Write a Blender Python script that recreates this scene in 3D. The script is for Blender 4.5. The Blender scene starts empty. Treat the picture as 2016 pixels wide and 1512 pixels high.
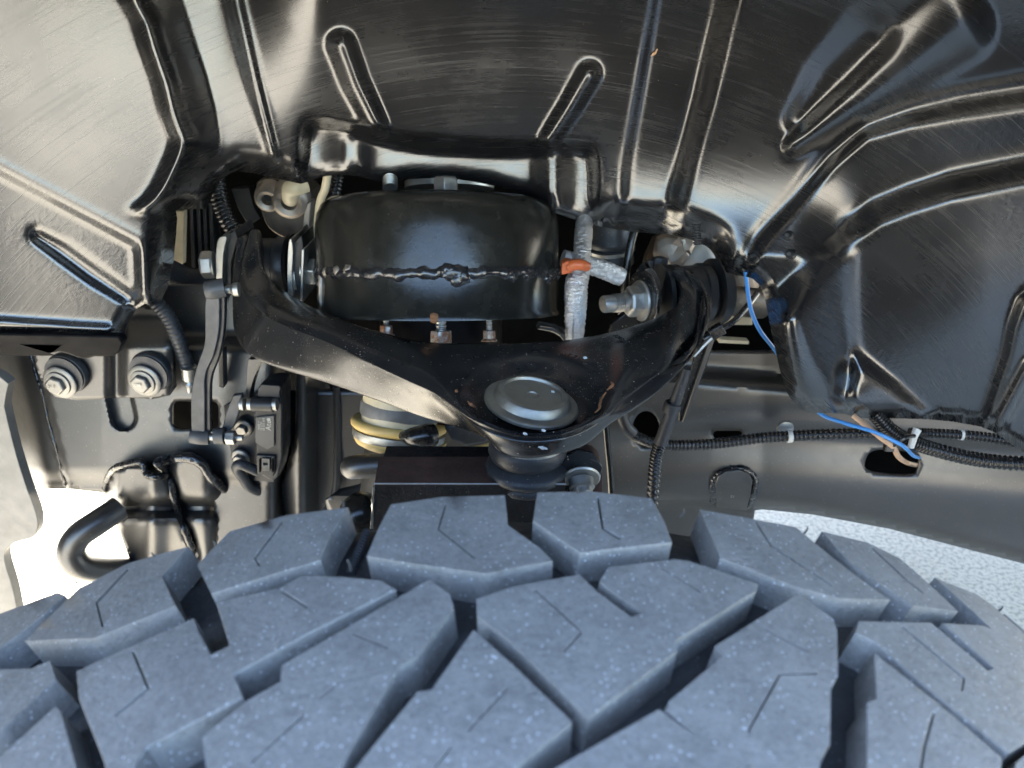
import bpy, bmesh, math, random
import numpy as np
from mathutils import Vector, Matrix
from mathutils.geometry import delaunay_2d_cdt
random.seed(7); np.random.seed(7)
R = math.radians
sc = bpy.context.scene
COL = sc.collection

# ------------------------------------------------------------------ camera
CZ, TILT, F = 0.995, R(25), 1456.0
CT, ST = math.cos(TILT), math.sin(TILT)
CAM = Vector((0, 0, CZ))
cd = bpy.data.cameras.new("camera"); cam = bpy.data.objects.new("camera", cd); COL.objects.link(cam)
cd.sensor_width = 36; cd.lens = 26; cd.clip_start = 0.01; cd.clip_end = 500
cam.location = CAM; cam.rotation_euler = (R(90) - TILT, 0, 0)
cd.dof.use_dof = True; cd.dof.focus_distance = 0.50; cd.dof.aperture_fstop = 13.0
sc.camera = cam
# ------------------------------------------------------------------ sky, sun, exposure
SUN_DIR = Vector((-0.55, 0.45, 0.70)).normalized()          # towards the sun: ahead of the truck, over its far side
w = bpy.data.worlds.new("World"); sc.world = w; w.use_nodes = True
nt = w.node_tree
sky = nt.nodes.new("ShaderNodeTexSky"); sky.sky_type = 'NISHITA'; sky.sun_disc = False
sky.sun_elevation = math.asin(SUN_DIR.z); sky.sun_rotation = math.atan2(SUN_DIR.x, SUN_DIR.y)
nt.links.new(sky.outputs[0], nt.nodes["Background"].inputs[0]); nt.nodes["Background"].inputs[1].default_value = 0.15
sd = bpy.data.lights.new("sun", 'SUN'); sd.energy = 5.0; sd.angle = R(0.5); sd.color = (1, 0.90, 0.72)
sun = bpy.data.objects.new("sun", sd); COL.objects.link(sun)
sun.rotation_euler = SUN_DIR.to_track_quat('Z', 'Y').to_euler()
sc.view_settings.view_transform = 'Standard'; sc.view_settings.look = 'None'
sc.view_settings.exposure = 3.2; sc.view_settings.gamma = 1

# ------------------------------------------------------------------ helpers: where a traced point stands
def ray(px, py):
    x = (px - 1008) / F; y = -(py - 756) / F
    return Vector((x, CT + y * ST, -ST + y * CT))
def P(px, py, Y):                       # point at distance Y into the wheel well
    d = ray(px, py); return CAM + d * (Y / d.y)
def PZ(px, py, z):                      # point on the level z
    d = ray(px, py); return CAM + d * ((z - CZ) / d.z)
def S(py, Y):                           # metres per photo pixel there
    return Y / ray(1008, py).y / F
def Pn(xy, Y):                          # numpy version, many points
    x = (xy[:, 0] - 1008) / F; y = -(xy[:, 1] - 756) / F
    dx, dy, dz = x, CT + y * ST, -ST + y * CT
    s = Y / dy
    return np.stack([dx * s, dy * s, CZ + dz * s], 1)

# ------------------------------------------------------------------ helpers: scene objects
def tag(o, label=None, cat=None, group=None, kind=None):
    if label: o['label'] = label
    if cat: o['category'] = cat
    if group: o['group'] = group
    if kind: o['kind'] = kind
    return o
def thing(name, label, cat, loc, group=None):
    o = bpy.data.objects.new(name, None); COL.objects.link(o); o.location = loc
    o.empty_display_size = 0.02
    return tag(o, label, cat, group)
def root_loc(p):
    v = Vector((0, 0, 0))
    while p is not None: v += p.location; p = p.parent
    return v
def mesh_obj(name, verts, faces, mat, parent=None, smooth=True, bevel=0, solid=0, auto=40, subsurf=0):
    off = root_loc(parent)
    me = bpy.data.meshes.new(name)
    me.from_pydata([tuple(Vector(v) - off) for v in verts], [], faces)
    me.materials.append(mat)
    o = bpy.data.objects.new(name, me); COL.objects.link(o)
    if parent: o.parent = parent
    finish(o, smooth, bevel, solid, auto, subsurf)
    return o
def finish(o, smooth=True, bevel=0, solid=0, auto=40, subsurf=0):
    me = o.data
    bm = bmesh.new(); bm.from_mesh(me)
    bmesh.ops.remove_doubles(bm, verts=bm.verts, dist=1e-6)
    if not solid: bmesh.ops.recalc_face_normals(bm, faces=bm.faces)
    for e in bm.edges:
        e.smooth = not (len(e.link_faces) == 2 and e.calc_face_angle(0) > R(auto))
    for f in bm.faces: f.smooth = smooth
    bm.to_mesh(me); bm.free()
    if solid:
        m = o.modifiers.new("solid", 'SOLIDIFY'); m.thickness = solid; m.offset = -1
    if bevel:
        m = o.modifiers.new("bevel", 'BEVEL'); m.width = bevel; m.segments = 2; m.limit_method = 'ANGLE'; m.angle_limit = R(35)
        m.harden_normals = False
    if subsurf:
        m = o.modifiers.new("sub", 'SUBSURF'); m.levels = subsurf; m.render_levels = subsurf
class MB:
    """collects shapes that belong to one mesh"""
    def __init__(s): s.v = []; s.f = []
    def add(s, v, f):
        n = len(s.v); s.v += [Vector(a) for a in v]; s.f += [tuple(i + n for i in g) for g in f]; return s
    def build(s, name, mat, parent=None, **k): return mesh_obj(name, s.v, s.f, mat, parent, **k)

def catmull(pts, n):
    pts = [np.array(p, float) for p in pts]
    if len(pts) == 2: return [pts[0] + (pts[1] - pts[0]) * t for t in np.linspace(0, 1, n)]
    q = [2 * pts[0] - pts[1]] + pts + [2 * pts[-1] - pts[-2]]
    out = []
    for u in np.linspace(0, len(pts) - 1, n):
        i = min(int(u), len(pts) - 2); t = u - i
        a, b, c, d = q[i:i + 4]
        out.append(0.5 * (2 * b + (c - a) * t + (2 * a - 5 * b + 4 * c - d) * t * t + (3 * b - a - 3 * c + d) * t ** 3))
    return out
def tube(pts, r, seg=12, n=None, caps=True, ridges=0, depth=0.12, wob=0):
    """swept tube; ridges = corrugations along it; r a number or one per point"""
    path = [Vector(p) for p in catmull(pts, n or max(2, (len(pts) - 1) * 8 + 1))]
    if ridges: path = [Vector(p) for p in catmull([tuple(p) for p in path], ridges * 6 + 1)]
    N = len(path)
    rr = [r] * N if np.isscalar(r) else list(np.interp(np.linspace(0, 1, N), np.linspace(0, 1, len(r)), r))
    v = []; f = []
    t0 = (path[1] - path[0]).normalized(); u = t0.orthogonal().normalized()
    for i, p in enumerate(path):
        t = (path[min(i + 1, N - 1)] - path[max(i - 1, 0)]).normalized()
        u = (u - t * u.dot(t)).normalized(); b = t.cross(u)
        k = 1.0
        if ridges: k = [1, 1, .94, 1 - depth, 1 - depth, .94][i % 6]
        for j in range(seg):
            a = 2 * math.pi * j / seg
            w_ = 1 + (random.uniform(-wob, wob) if wob else 0)
            v.append(p + (u * math.cos(a) + b * math.sin(a)) * rr[i] * k * w_)
    for i in range(N - 1):
        for j in range(seg):
            f.append((i * seg + j, i * seg + (j + 1) % seg, (i + 1) * seg + (j + 1) % seg, (i + 1) * seg + j))
    if caps:
        f.append(tuple(reversed(range(seg)))); f.append(tuple((N - 1) * seg + j for j in range(seg)))
    return v, f
def frame(axis):
    a = Vector(axis).normalized(); u = a.orthogonal().normalized(); return a, u, a.cross(u)
def lathe(prof, origin, axis, seg=40, ph=0, up=None):
    """prof: (radius, height) pairs along the axis"""
    a = Vector(axis).normalized()
    u = (Vector(up) - a * Vector(up).dot(a)).normalized() if up else a.orthogonal().normalized()
    b = a.cross(u); o = Vector(origin); v = []; f = []
    for (r, h) in prof:
        for j in range(seg):
            t = 2 * math.pi * j / seg + ph
            v.append(o + a * h + (u * math.cos(t) + b * math.sin(t)) * r)
    for i in range(len(prof) - 1):
        for j in range(seg):
            f.append((i * seg + j, i * seg + (j + 1) % seg, (i + 1) * seg + (j + 1) % seg, (i + 1) * seg + j))
    f.append(tuple(reversed(range(seg)))); f.append(tuple((len(prof) - 1) * seg + j for j in range(seg)))
    return v, f
def inpoly(xy, poly):
    x, y = xy[:, 0], xy[:, 1]; c = np.zeros(len(xy), bool); n = len(poly)
    for i in range(n):
        x1, y1 = poly[i]; x2, y2 = poly[(i + 1) % n]
        if y1 == y2: continue
        k = ((y1 > y) != (y2 > y)) & (x < (x2 - x1) * (y - y1) / (y2 - y1) + x1)
        c ^= k
    return c
def seg_dist(xy, a, b):
    a = np.array(a, float); b = np.array(b, float); d = b - a
    t = np.clip(((xy - a) @ d) / max(d @ d, 1e-9), 0, 1)
    q = xy - (a + t[:, None] * d)
    return np.hypot(q[:, 0], q[:, 1]), t
def poly_dist(xy, line, closed=False):
    """distance to a polyline, signed side of it (right-hand of travel in picture = +) and place along it"""
    best = np.full(len(xy), 1e9); side = np.zeros(len(xy)); par = np.zeros(len(xy))
    pts = list(line) + ([line[0]] if closed else [])
    for i in range(len(pts) - 1):
        d, t = seg_dist(xy, pts[i], pts[i + 1])
        k = d < best - 1e-9
        dx, dy = pts[i + 1][0] - pts[i][0], pts[i + 1][1] - pts[i][1]
        s = np.sign(-(xy[:, 0] - pts[i][0]) * dy + (xy[:, 1] - pts[i][1]) * dx)
        best[k] = d[k]; side[k] = s[k]; par[k] = (i + t[k]) / (len(pts) - 1)
    return best, side, par
def sstep(x, a, b):
    t = np.clip((x - a) / (b - a), 0, 1); return t * t * (3 - 2 * t)
def resample(loop, step, closed=True):
    out = []; n = len(loop)
    for i in range(n if closed else n - 1):
        a = np.array(loop[i], float); b = np.array(loop[(i + 1) % n], float)
        k = max(1, int(round(np.hypot(*(b - a)) / step)))
        out += [tuple(a + (b - a) * j / k) for j in range(k)]
    if not closed: out.append(tuple(loop[-1]))
    return out
def spline(loop, n, closed=False):
    if closed:
        q = catmull([loop[-1]] + list(loop) + [loop[0], loop[1]], (len(loop) + 2) * n + 1)
        return [tuple(p) for p in q[n:-n - 1]][: len(loop) * n]
    return [tuple(p) for p in catmull(loop, (len(loop) - 1) * n + 1)]
def cdt(outline, holes=(), grid=None, extra=None):
    pts = []; edges = []
    for loop in [outline] + list(holes):
        s = len(pts); n = len(loop); pts += [tuple(p) for p in loop]
        edges += [(s + i, s + (i + 1) % n) for i in range(n)]
    if grid is not None:
        o = np.array(outline); x0, y0 = o.min(0); x1, y1 = o.max(0)
        gx, gy = np.meshgrid(np.arange(x0 + grid / 2, x1, grid), np.arange(y0 + grid / 2, y1, grid))
        gx[::2] += grid * .25; gx[1::2] -= grid * .25
        g = np.stack([gx.ravel(), gy.ravel()], 1)
        if extra is not None: g = np.concatenate([g[~extra[0](g)], extra[1]])
        k = inpoly(g, outline)
        for h in holes: k &= ~inpoly(g, h)
        g = g[k]
        P0 = np.array(pts)
        # drop grid points that crowd the outline
        keep = np.ones(len(g), bool)
        for i in range(0, len(g), 4000):
            d = np.hypot(g[i:i + 4000, None, 0] - P0[None, :, 0], g[i:i + 4000, None, 1] - P0[None, :, 1]).min(1)
            keep[i:i + 4000] = d > grid * .45
        pts += [tuple(p) for p in g[keep]]
    r = delaunay_2d_cdt([Vector((p[0], -p[1])) for p in pts], edges, [], 0, 1e-5)
    v = np.array([(a.x, -a.y) for a in r[0]]); fs = [tuple(f) for f in r[2]]
    c = np.array([v[list(f)].mean(0) for f in fs])
    k = inpoly(c, outline)
    for h in holes: k &= ~inpoly(c, h)
    return v, [f for f, q in zip(fs, k) if q]
def sheet(name, outline, Y, mat, parent=None, holes=(), grid=12, thick=.003, step=None, auto=50, extra=None, **kw):
    """pressed sheet standing behind its traced outline: Y is a number or a function of the points"""
    o = resample(outline, step or grid); hs = [resample(h, step or grid) for h in holes]
    v, f = cdt(o, hs, grid, extra)
    y = Y(v) if callable(Y) else np.full(len(v), float(Y))
    p = Pn(v, y)
    return mesh_obj(name, [Vector(a) for a in p], f, mat, parent, solid=thick, auto=auto, **kw)
def prism(outline, Y, thick, holes=(), vec=(0, 1, 0)):
    """flat plate with a traced outline and real thickness; returns verts, faces"""
    v, f = cdt(outline, holes)
    y = Y(v) if callable(Y) else np.full(len(v), float(Y))
    a = [Vector(q) for q in Pn(v, y)]; n = len(a); d = Vector(vec) * thick
    V = a + [q + d for q in a]
    F_ = list(f) + [tuple(i + n for i in reversed(g)) for g in f]
    cnt = {}
    for g in f:
        for i in range(len(g)): cnt[(g[i], g[(i + 1) % len(g)])] = 1
    for (i, j) in cnt:
        if (j, i) not in cnt: F_.append((j, i, i + n, j + n))
    return V, F_
def plate(name, outline, Y, thick, mat, parent=None, holes=(), bevel=.0008, vec=(0, 1, 0), **k):
    V, F_ = prism(outline, Y, thick, holes, vec)
    return mesh_obj(name, V, F_, mat, parent, bevel=bevel, auto=30, **k)
def rrect(x0, y0, x1, y1, r, n=5):
    out = []
    for cx, cy, a0 in ((x1 - r, y0 + r, -90), (x1 - r, y1 - r, 0), (x0 + r, y1 - r, 90), (x0 + r, y0 + r, 180)):
        for i in range(n + 1):
            a = R(a0 + 90 * i / n); out.append((cx + r * math.cos(a), cy + r * math.sin(a)))
    return out
def ell(cx, cy, rx, ry, n=24, rot=0):
    c, s = math.cos(R(rot)), math.sin(R(rot)); o = []
    for i in range(n):
        a = 2 * math.pi * i / n; x, y = rx * math.cos(a), ry * math.sin(a); o.append((cx + x * c - y * s, cy + x * s + y * c))
    return o
def box(center, size, rot=None):
    m = rot.to_matrix() if rot else Matrix.Identity(3); v = []
    for x in (-.5, .5):
        for y in (-.5, .5):
            for z in (-.5, .5): v.append(Vector(center) + m @ Vector((x * size[0], y * size[1], z * size[2])))
    return v, [(0, 1, 3, 2), (4, 6, 7, 5), (0, 4, 5, 1), (2, 3, 7, 6), (0, 2, 6, 4), (1, 5, 7, 3)]
def hex_prof(r, h, ch=.12): return [(r * .86, 0), (r, 0.0), (r, h * .86), (r * .86, h)]
def bolt(parent, o, axis, rw, rh, h, mat, name='bolt', up=(0, 0, 1), washer=None, dome=True):
    """flanged hex bolt: the head with its washer as a sub-part"""
    o = Vector(o); a = Vector(axis).normalized()
    b = MB().add(*lathe(hex_prof(rh, h), o + a * .0015, a, 6, ph=.2, up=up))
    ob = b.build(name, mat, parent, bevel=rh * .06, auto=25)
    wv = MB().add(*lathe([(rw * .5, .0), (rw, .0), (rw, .0016), (rw * .93, .0026), (rw * .72, .0030), (rw * .5, .0032)], o, a, 36))
    wv.build('washer', washer or mat, ob, auto=45)
    return ob
def text_mesh(name, s, size, origin, xdir, ydir, mat, parent, depth=.00015, bold=False):
    """flat printed or stamped characters, as real thin letters"""
    cu = bpy.data.curves.new(name, 'FONT'); cu.body = s; cu.size = size; cu.extrude = depth; cu.resolution_u = 2
    t = bpy.data.objects.new('t', cu); COL.objects.link(t)
    dg = bpy.context.evaluated_depsgraph_get(); me = bpy.data.meshes.new_from_object(t.evaluated_get(dg))
    bpy.data.objects.remove(t); x = Vector(xdir).normalized(); y = Vector(ydir).normalized(); z = x.cross(y).normalized()
    y = z.cross(x)
    vs = [Vector(origin) + x * v.co.x + y * v.co.y + z * v.co.z for v in me.vertices]
    fs = [tuple(p.vertices) for p in me.polygons]
    bpy.data.meshes.remove(me)
    return mesh_obj(name, vs, fs, mat, parent, smooth=False)

# ------------------------------------------------------------------ materials
class NT:
    def __init__(s, name):
        s.m = bpy.data.materials.new(name); s.m.use_nodes = True; s.t = s.m.node_tree
        s.b = s.t.nodes["Principled BSDF"]; s.co = s.n('ShaderNodeTexCoord').outputs['Object']
        g = s.n('ShaderNodeNewGeometry'); s.pos = g.outputs['Position']
    def n(s, k): return s.t.nodes.new(k)
    def l(s, a, b): s.t.links.new(a, b)
    def noise(s, scale, detail=4, rough=.55, vec=None, dist=0):
        x = s.n('ShaderNodeTexNoise'); x.inputs['Scale'].default_value = scale; x.inputs['Detail'].default_value = detail
        x.inputs['Roughness'].default_value = rough; x.inputs['Distortion'].default_value = dist
        s.l(vec or s.pos, x.inputs['Vector']); return x.outputs['Fac']
    def ramp(s, fac, stops):
        x = s.n('ShaderNodeValToRGB'); s.l(fac, x.inputs[0]); e = x.color_ramp.elements
        while len(e) < len(stops): e.new(.5)
        for a, (p, c) in zip(e, stops): a.position = p; a.color = c if len(c) == 4 else (*c, 1)
        return x.outputs[0]
    def val(s, fac, a, b, c=0, d=1):
        x = s.n('ShaderNodeMapRange'); s.l(fac, x.inputs[0])
        for i, q in zip((1, 2, 3, 4), (a, b, c, d)): x.inputs[i].default_value = q
        return x.outputs[0]
    def math(s, op, a, b=None, c=None):
        x = s.n('ShaderNodeMath'); x.operation = op
        for i, q in enumerate((a, b, c)):
            if q is None: continue
            if isinstance(q, (int, float)): x.inputs[i].default_value = q
            else: s.l(q, x.inputs[i])
        return x.outputs[0]
    def mix(s, fac, a, b):
        x = s.n('ShaderNodeMix'); x.data_type = 'RGBA'
        for i, q in ((0, fac), (6, a), (7, b)):
            if isinstance(q, (int, float)): x.inputs[i].default_value = q
            elif isinstance(q, tuple): x.inputs[i].default_value = (*q, 1) if len(q) == 3 else q
            else: s.l(q, x.inputs[i])
        return x.outputs[2]
    def bump(s, h, strength, dist=.001, prev=None):
        x = s.n('ShaderNodeBump'); x.inputs['Strength'].default_value = strength; x.inputs['Distance'].default_value = dist
        s.l(h, x.inputs['Height'])
        if prev is not None: s.l(prev, x.inputs['Normal'])
        return x.outputs[0]
    def specks(s, scale, size, keep=.5):
        """scattered round specks: voronoi cells of which a share carries a dot"""
        v = s.n('ShaderNodeTexVoronoi'); v.inputs['Scale'].default_value = scale; s.l(s.pos, v.inputs['Vector'])
        d = s.math('LESS_THAN', v.outputs['Distance'], size)
        sep = s.n('ShaderNodeSeparateColor'); s.l(v.outputs['Color'], sep.inputs[0])
        return s.math('MULTIPLY', d, s.math('LESS_THAN', sep.outputs[0], keep))
    def set(s, **k):
        for a, q in k.items():
            i = s.b.inputs[{'col': 'Base Color', 'rough': 'Roughness', 'metal': 'Metallic', 'spec': 'Specular IOR Level', 'normal': 'Normal', 'coat': 'Coat Weight', 'coatr': 'Coat Roughness', 'trans': 'Transmission Weight', 'sheen': 'Sheen Weight', 'ior': 'IOR'}[a]]
            if isinstance(q, (int, float)): i.default_value = q
            elif isinstance(q, tuple): i.default_value = (*q, 1)
            else: s.l(q, i)
        return s.m
def simple(name, col, rough=.5, metal=0, spec=.5, var=.25, vs=60, bump=.15, bs=700, dust=0, dcol=(.35, .32, .27), rv=.12, coat=0):
    m = NT(name); nz = m.noise(vs, 5)
    c = m.mix(m.val(nz, .35, .65), tuple(x * (1 - var) for x in col), tuple(min(1, x * (1 + var)) for x in col))
    if dust:
        sp = m.math('MULTIPLY', m.specks(700, .20, .30), m.val(m.noise(26, 3), .45, .62))
        sp2 = m.specks(300, .15, .20)
        c = m.mix(m.math('MULTIPLY', m.math('MAXIMUM', sp, sp2), dust), c, dcol)
        c = m.mix(m.math('MULTIPLY', m.val(m.noise(28, 4, .55), .35, .75), dust * .06), c, dcol)
    r = m.val(m.noise(vs * 1.7, 5), .3, .7, max(.03, rough - rv), rough + rv)
    return m.set(col=c, rough=r, metal=metal, spec=spec, coat=coat, normal=m.bump(m.noise(bs, 3), bump, .0006))

def make_liner_mat():
    m = NT('liner_plastic')
    s = m.n('ShaderNodeSeparateXYZ'); m.l(m.pos, s.inputs[0])
    x, y, z = s.outputs; zz = m.math('SUBTRACT', z, .42)
    r = m.math('SQRT', m.math('ADD', m.math('MULTIPLY', x, x), m.math('MULTIPLY', zz, zz)))
    th = m.math('ARCTAN2', x, zz)
    cv = m.n('ShaderNodeCombineXYZ'); m.l(m.math('MULTIPLY', r, 700), cv.inputs[0]); m.l(m.math('MULTIPLY', th, 4), cv.inputs[1]); m.l(m.math('MULTIPLY', y, 40), cv.inputs[2])
    st = m.noise(1, 3, .6, cv.outputs[0]); st2 = m.val(st, .52, .74)
    area = m.val(m.noise(6, 3), .46, .62)
    fine = m.noise(1100, 2); mid = m.noise(260, 3, .6)
    rough_area = m.val(m.noise(9, 4, .6), .45, .62)
    n1 = m.bump(m.math('MULTIPLY', mid, rough_area), .35, .0007)
    n2 = m.bump(fine, .10, .0004, n1)
    n3 = m.bump(m.math('MULTIPLY', st2, area), .10, .0004, n2)
    ro = m.val(m.noise(16, 4), .35, .65, .19, .29)
    ro = m.math('ADD', ro, m.math('MULTIPLY', m.val(st, .5, .7), .08))
    dots = m.math('MULTIPLY', m.specks(210, .07, .2), .7)
    c = m.mix(dots, (.009, .009, .010), (.22, .20, .17))
    return m.set(col=c, rough=ro, spec=1.0, coat=.4, coatr=.18, normal=n3)
def make_tread_mat():
    m = NT('tread_rubber')
    a = m.noise(55, 6, .65); b = m.noise(900, 3)
    c = m.mix(m.val(a, .3, .7), (.150, .143, .132), (.225, .214, .197))
    c = m.mix(m.val(m.noise(330, 6, .75), .38, .66, 0, .38), c, (.33, .32, .30))
    c = m.mix(m.val(m.noise(620, 5, .7), .55, .70, 0, .5), c, (.070, .068, .066))
    sp = m.specks(520, .17, .42); sp2 = m.specks(170, .070, .30); sp3 = m.specks(1000, .22, .30)
    c = m.mix(m.math('MULTIPLY', sp3, .35), c, (.34, .35, .37))
    c = m.mix(m.math('MULTIPLY', m.math('MAXIMUM', sp, sp2), .75), c, (.60, .62, .64))
    n = m.bump(m.noise(420, 5, .7), .6, .0010); n = m.bump(b, .15, .0005, n)
    return m.set(col=c, rough=m.val(a, .3, .7, .50, .66), spec=.5, normal=n)
def make_metal(name, col, rough, rust=0, bs=300, bump=.25):
    m = NT(name); a = m.noise(160, 6, .65)
    c = m.mix(m.val(a, .3, .7), tuple(x * .72 for x in col), col)
    r = m.val(a, .3, .7, rough - .1, rough + .15); me = .9
    if rust:
        k = m.val(m.noise(120, 6, .7), .62 - rust * .25, .70 - rust * .2)
        c = m.mix(k, c, m.mix(m.noise(400, 4), (.16, .055, .020), (.30, .15, .07)))
        me = m.math('MULTIPLY', m.math('SUBTRACT', 1, k), .9); r = m.math('ADD', r, m.math('MULTIPLY', k, .3))
    return m.set(col=c, rough=r, metal=me, normal=m.bump(m.noise(bs, 5), bump, .0006))
def make_foil():
    m = NT('foil_sleeve'); s = m.n('ShaderNodeMapping'); m.l(m.pos, s.inputs[0]); s.inputs['Scale'].default_value = (1, 1, 2.6); s.inputs['Rotation'].default_value = (.3, .5, 0)
    h = m.noise(160, 5, .6, s.outputs[0], 1.2)
    c = m.mix(m.noise(300, 4), (.50, .51, .53), (.72, .73, .74))
    return m.set(col=c, rough=.34, metal=.85, normal=m.bump(h, .9, .003))
def make_concrete():
    m = NT('concrete'); a = m.noise(3.0, 7, .65); b = m.noise(120, 3, .6)
    c = m.mix(m.val(a, .3, .7), (.58, .54, .46), (.70, .66, .57))
    c = m.mix(m.val(b, .46, .62, 0, .7), c, (.28, .265, .23))
    return m.set(col=c, rough=.85, spec=.3, normal=m.bump(b, .4, .004))

M = dict(
    liner=make_liner_mat(), tread=make_tread_mat(), foil=make_foil(), concrete=make_concrete(),
    carcass=simple('groove_shade_rubber', (.036, .036, .036), .6, vs=120, dust=.6, bump=.5, bs=500, dcol=(.22, .23, .26)),  # darker than the tread: groove shadow put into the colour
    arm=simple('arm_black_paint', (.011, .0115, .013), .25, spec=.6, dust=.8, bump=.10, bs=700, var=.08, rv=.03),
    can=simple('can_gloss_paint', (.013, .0132, .0115), .22, spec=.5, dust=.06, bump=.12, bs=350, rv=.05),
    frame=simple('frame_black_paint', (.020, .019, .018), .37, spec=1.0, dust=.35, bump=.10, bs=650, var=.08, rv=.03),
    sealer=simple('seam_sealer', (.011, .011, .012), .28, spec=.6, bump=.8, bs=160),
    weld=simple('weld_bead_paint', (.016, .016, .018), .22, spec=.8, bump=.9, bs=190),
    primer=simple('knuckle_brown_coat', (.075, .042, .033), .50, spec=.5, bump=.35, bs=260, dust=.25, dcol=(.20, .10, .07)),
    cast=simple('knuckle_cast_face', (.010, .010, .011), .48, spec=.35, bump=1.0, bs=330, dust=.3),
    boot=simple('boot_rubber', (.022, .025, .030), .50, bump=.25, bs=600, dust=.35),
    plastic=simple('black_plastic', (.018, .019, .021), .42, bump=.12),
    link=simple('grey_link_plastic', (.055, .057, .060), .50, bump=.15),
    conduit=simple('conduit_plastic', (.010, .010, .011), .26, spec=.6, bump=.08),
    zinc=make_metal('zinc_plate', (.46, .455, .43), .42),
    dull=make_metal('dull_steel', (.42, .42, .40), .42),
    capm=make_metal('cap_steel', (.36, .35, .31), .45, bump=.35),
    rusty=make_metal('rusty_zinc', (.55, .53, .48), .42, rust=.75),
    rust=make_metal('rust_spot', (.4, .2, .12), .6, rust=1.4),
    alu=make_metal('cast_aluminium', (.40, .35, .30), .50, bs=220, bump=.6),
    grime=make_metal('oily_cast_iron', (.16, .135, .11), .45, rust=.12, bs=160, bump=.9),
    blue=simple('blue_wire_jacket', (.055, .24, .58), .42, var=.1, bump=.03),
    tan=simple('tan_wire_jacket', (.52, .33, .20), .5, var=.15, bump=.05),
    orange=simple('orange_plastic', (.44, .10, .030), .42, var=.15, bump=.05),
    yellow=simple('yellow_urethane', (.60, .42, .15), .50, var=.12, bump=.05, vs=40),
    cream=simple('cream_plastic', (.58, .50, .34), .45, var=.1, bump=.05),
    white=simple('white_clip_plastic', (.62, .62, .58), .5, var=.1),
    valance=simple('valance_grey', (.20, .19, .17), .5, var=.1, dust=.2),
    greyband=simple('grey_band_rubber', (.13, .13, .13), .5, var=.25, dust=.3),
    matte_black=simple('matte_black_shade', (.005, .005, .006), .5, spec=.06, bump=.1),  # near-black that puts shade into the liner lip and the piston
    dark=simple('engine_bay_dark', (.010, .010, .011), .55),
    body=simple('body_paint', (.030, .031, .034), .25, bump=.0, coat=.6),
    print=simple('label_print', (.46, .44, .38), .6, var=.05, bump=0),
    label=simple('sensor_label', (.075, .073, .068), .5, var=.1, bump=.05),
    chip=simple('bare_metal_chip', (.62, .66, .68), .4, metal=.5, bump=.3),
    hole=simple('hole_shade', (.003, .003, .003), .8, spec=.05, bump=0), bolt=make_metal('grey_zinc', (.27, .265, .25), .50),  # hole: shade of deep recesses given as a near-black colour
)

# ================================================================== ground, unseen truck shell added to shade the wheel arch
tag(mesh_obj('ground', [(-80, -80, 0), (80, -80, 0), (80, 80, 0), (-80, 80, 0)], [(0, 1, 2, 3)], M['concrete']), kind='structure')

def build_body():
    t = thing('unseen_truck_body', 'unseen truck front body panels added to shade the wheel arch', 'truck', (0, 0, .42))
    # near side panel with its wheel arch, in the plane y = 0 .. 0.025
    out = [(-.80, .80), (-.86, .86), (-.84, 1.16), (-.55, 1.27), (.75, 1.33), (1.35, 1.85), (3.4, 1.88), (3.4, .45), (.72, .40)]
    a0 = math.acos((.72 - 0) / .73) if False else 0
    arch = [(.665 * math.cos(a), .42 + .665 * math.sin(a)) for a in np.linspace(-.03, math.pi - .60, 40)]
    poly = out[:] + arch
    v, f = cdt([(p[0], -p[1]) for p in poly])
    nv = len(v); V = [(p[0], .115, -p[1]) for p in v] + [(p[0], .135, -p[1]) for p in v]
    b = MB(); b.add(V, [tuple(g) for g in f] + [tuple(i + nv for i in reversed(g)) for g in f])
    ring = [(p[0], -p[1]) for p in [(q[0], -q[1]) for q in poly]]
    b.build('fender', M['body'], t, smooth=False)
    # skin across the truck: fascia, hood, windscreen, roof
    prof = [(-.80, .44), (-.88, .80), (-.85, 1.16), (-.55, 1.27), (.75, 1.33), (1.35, 1.85), (3.4, 1.88)]
    ys = [.136, .22, .6, 1.2, 1.75, 1.85]; crown = [-.03, 0, .02, .02, 0, -.03]
    V = []; fc = []
    for x, z in prof:
        for y, c in zip(ys, crown): V.append((x, y, z + c))
    n = len(ys)
    for i in range(len(prof) - 1):
        for j in range(n - 1): fc.append((i * n + j, i * n + j + 1, (i + 1) * n + j + 1, (i + 1) * n + j))
    mesh_obj('hood', V, fc, M['body'], t, solid=.004)
    V = [(-.82, 1.85, .5), (3.4, 1.85, .45), (3.4, 1.85, 1.88), (1.35, 1.85, 1.85), (.75, 1.85, 1.3), (-.55, 1.85, 1.24), (-.84, 1.85, 1.13)]
    mesh_obj('far_panel', V, [tuple(range(7))], M['body'], t, solid=.01)
    return t
build_body()

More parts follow.
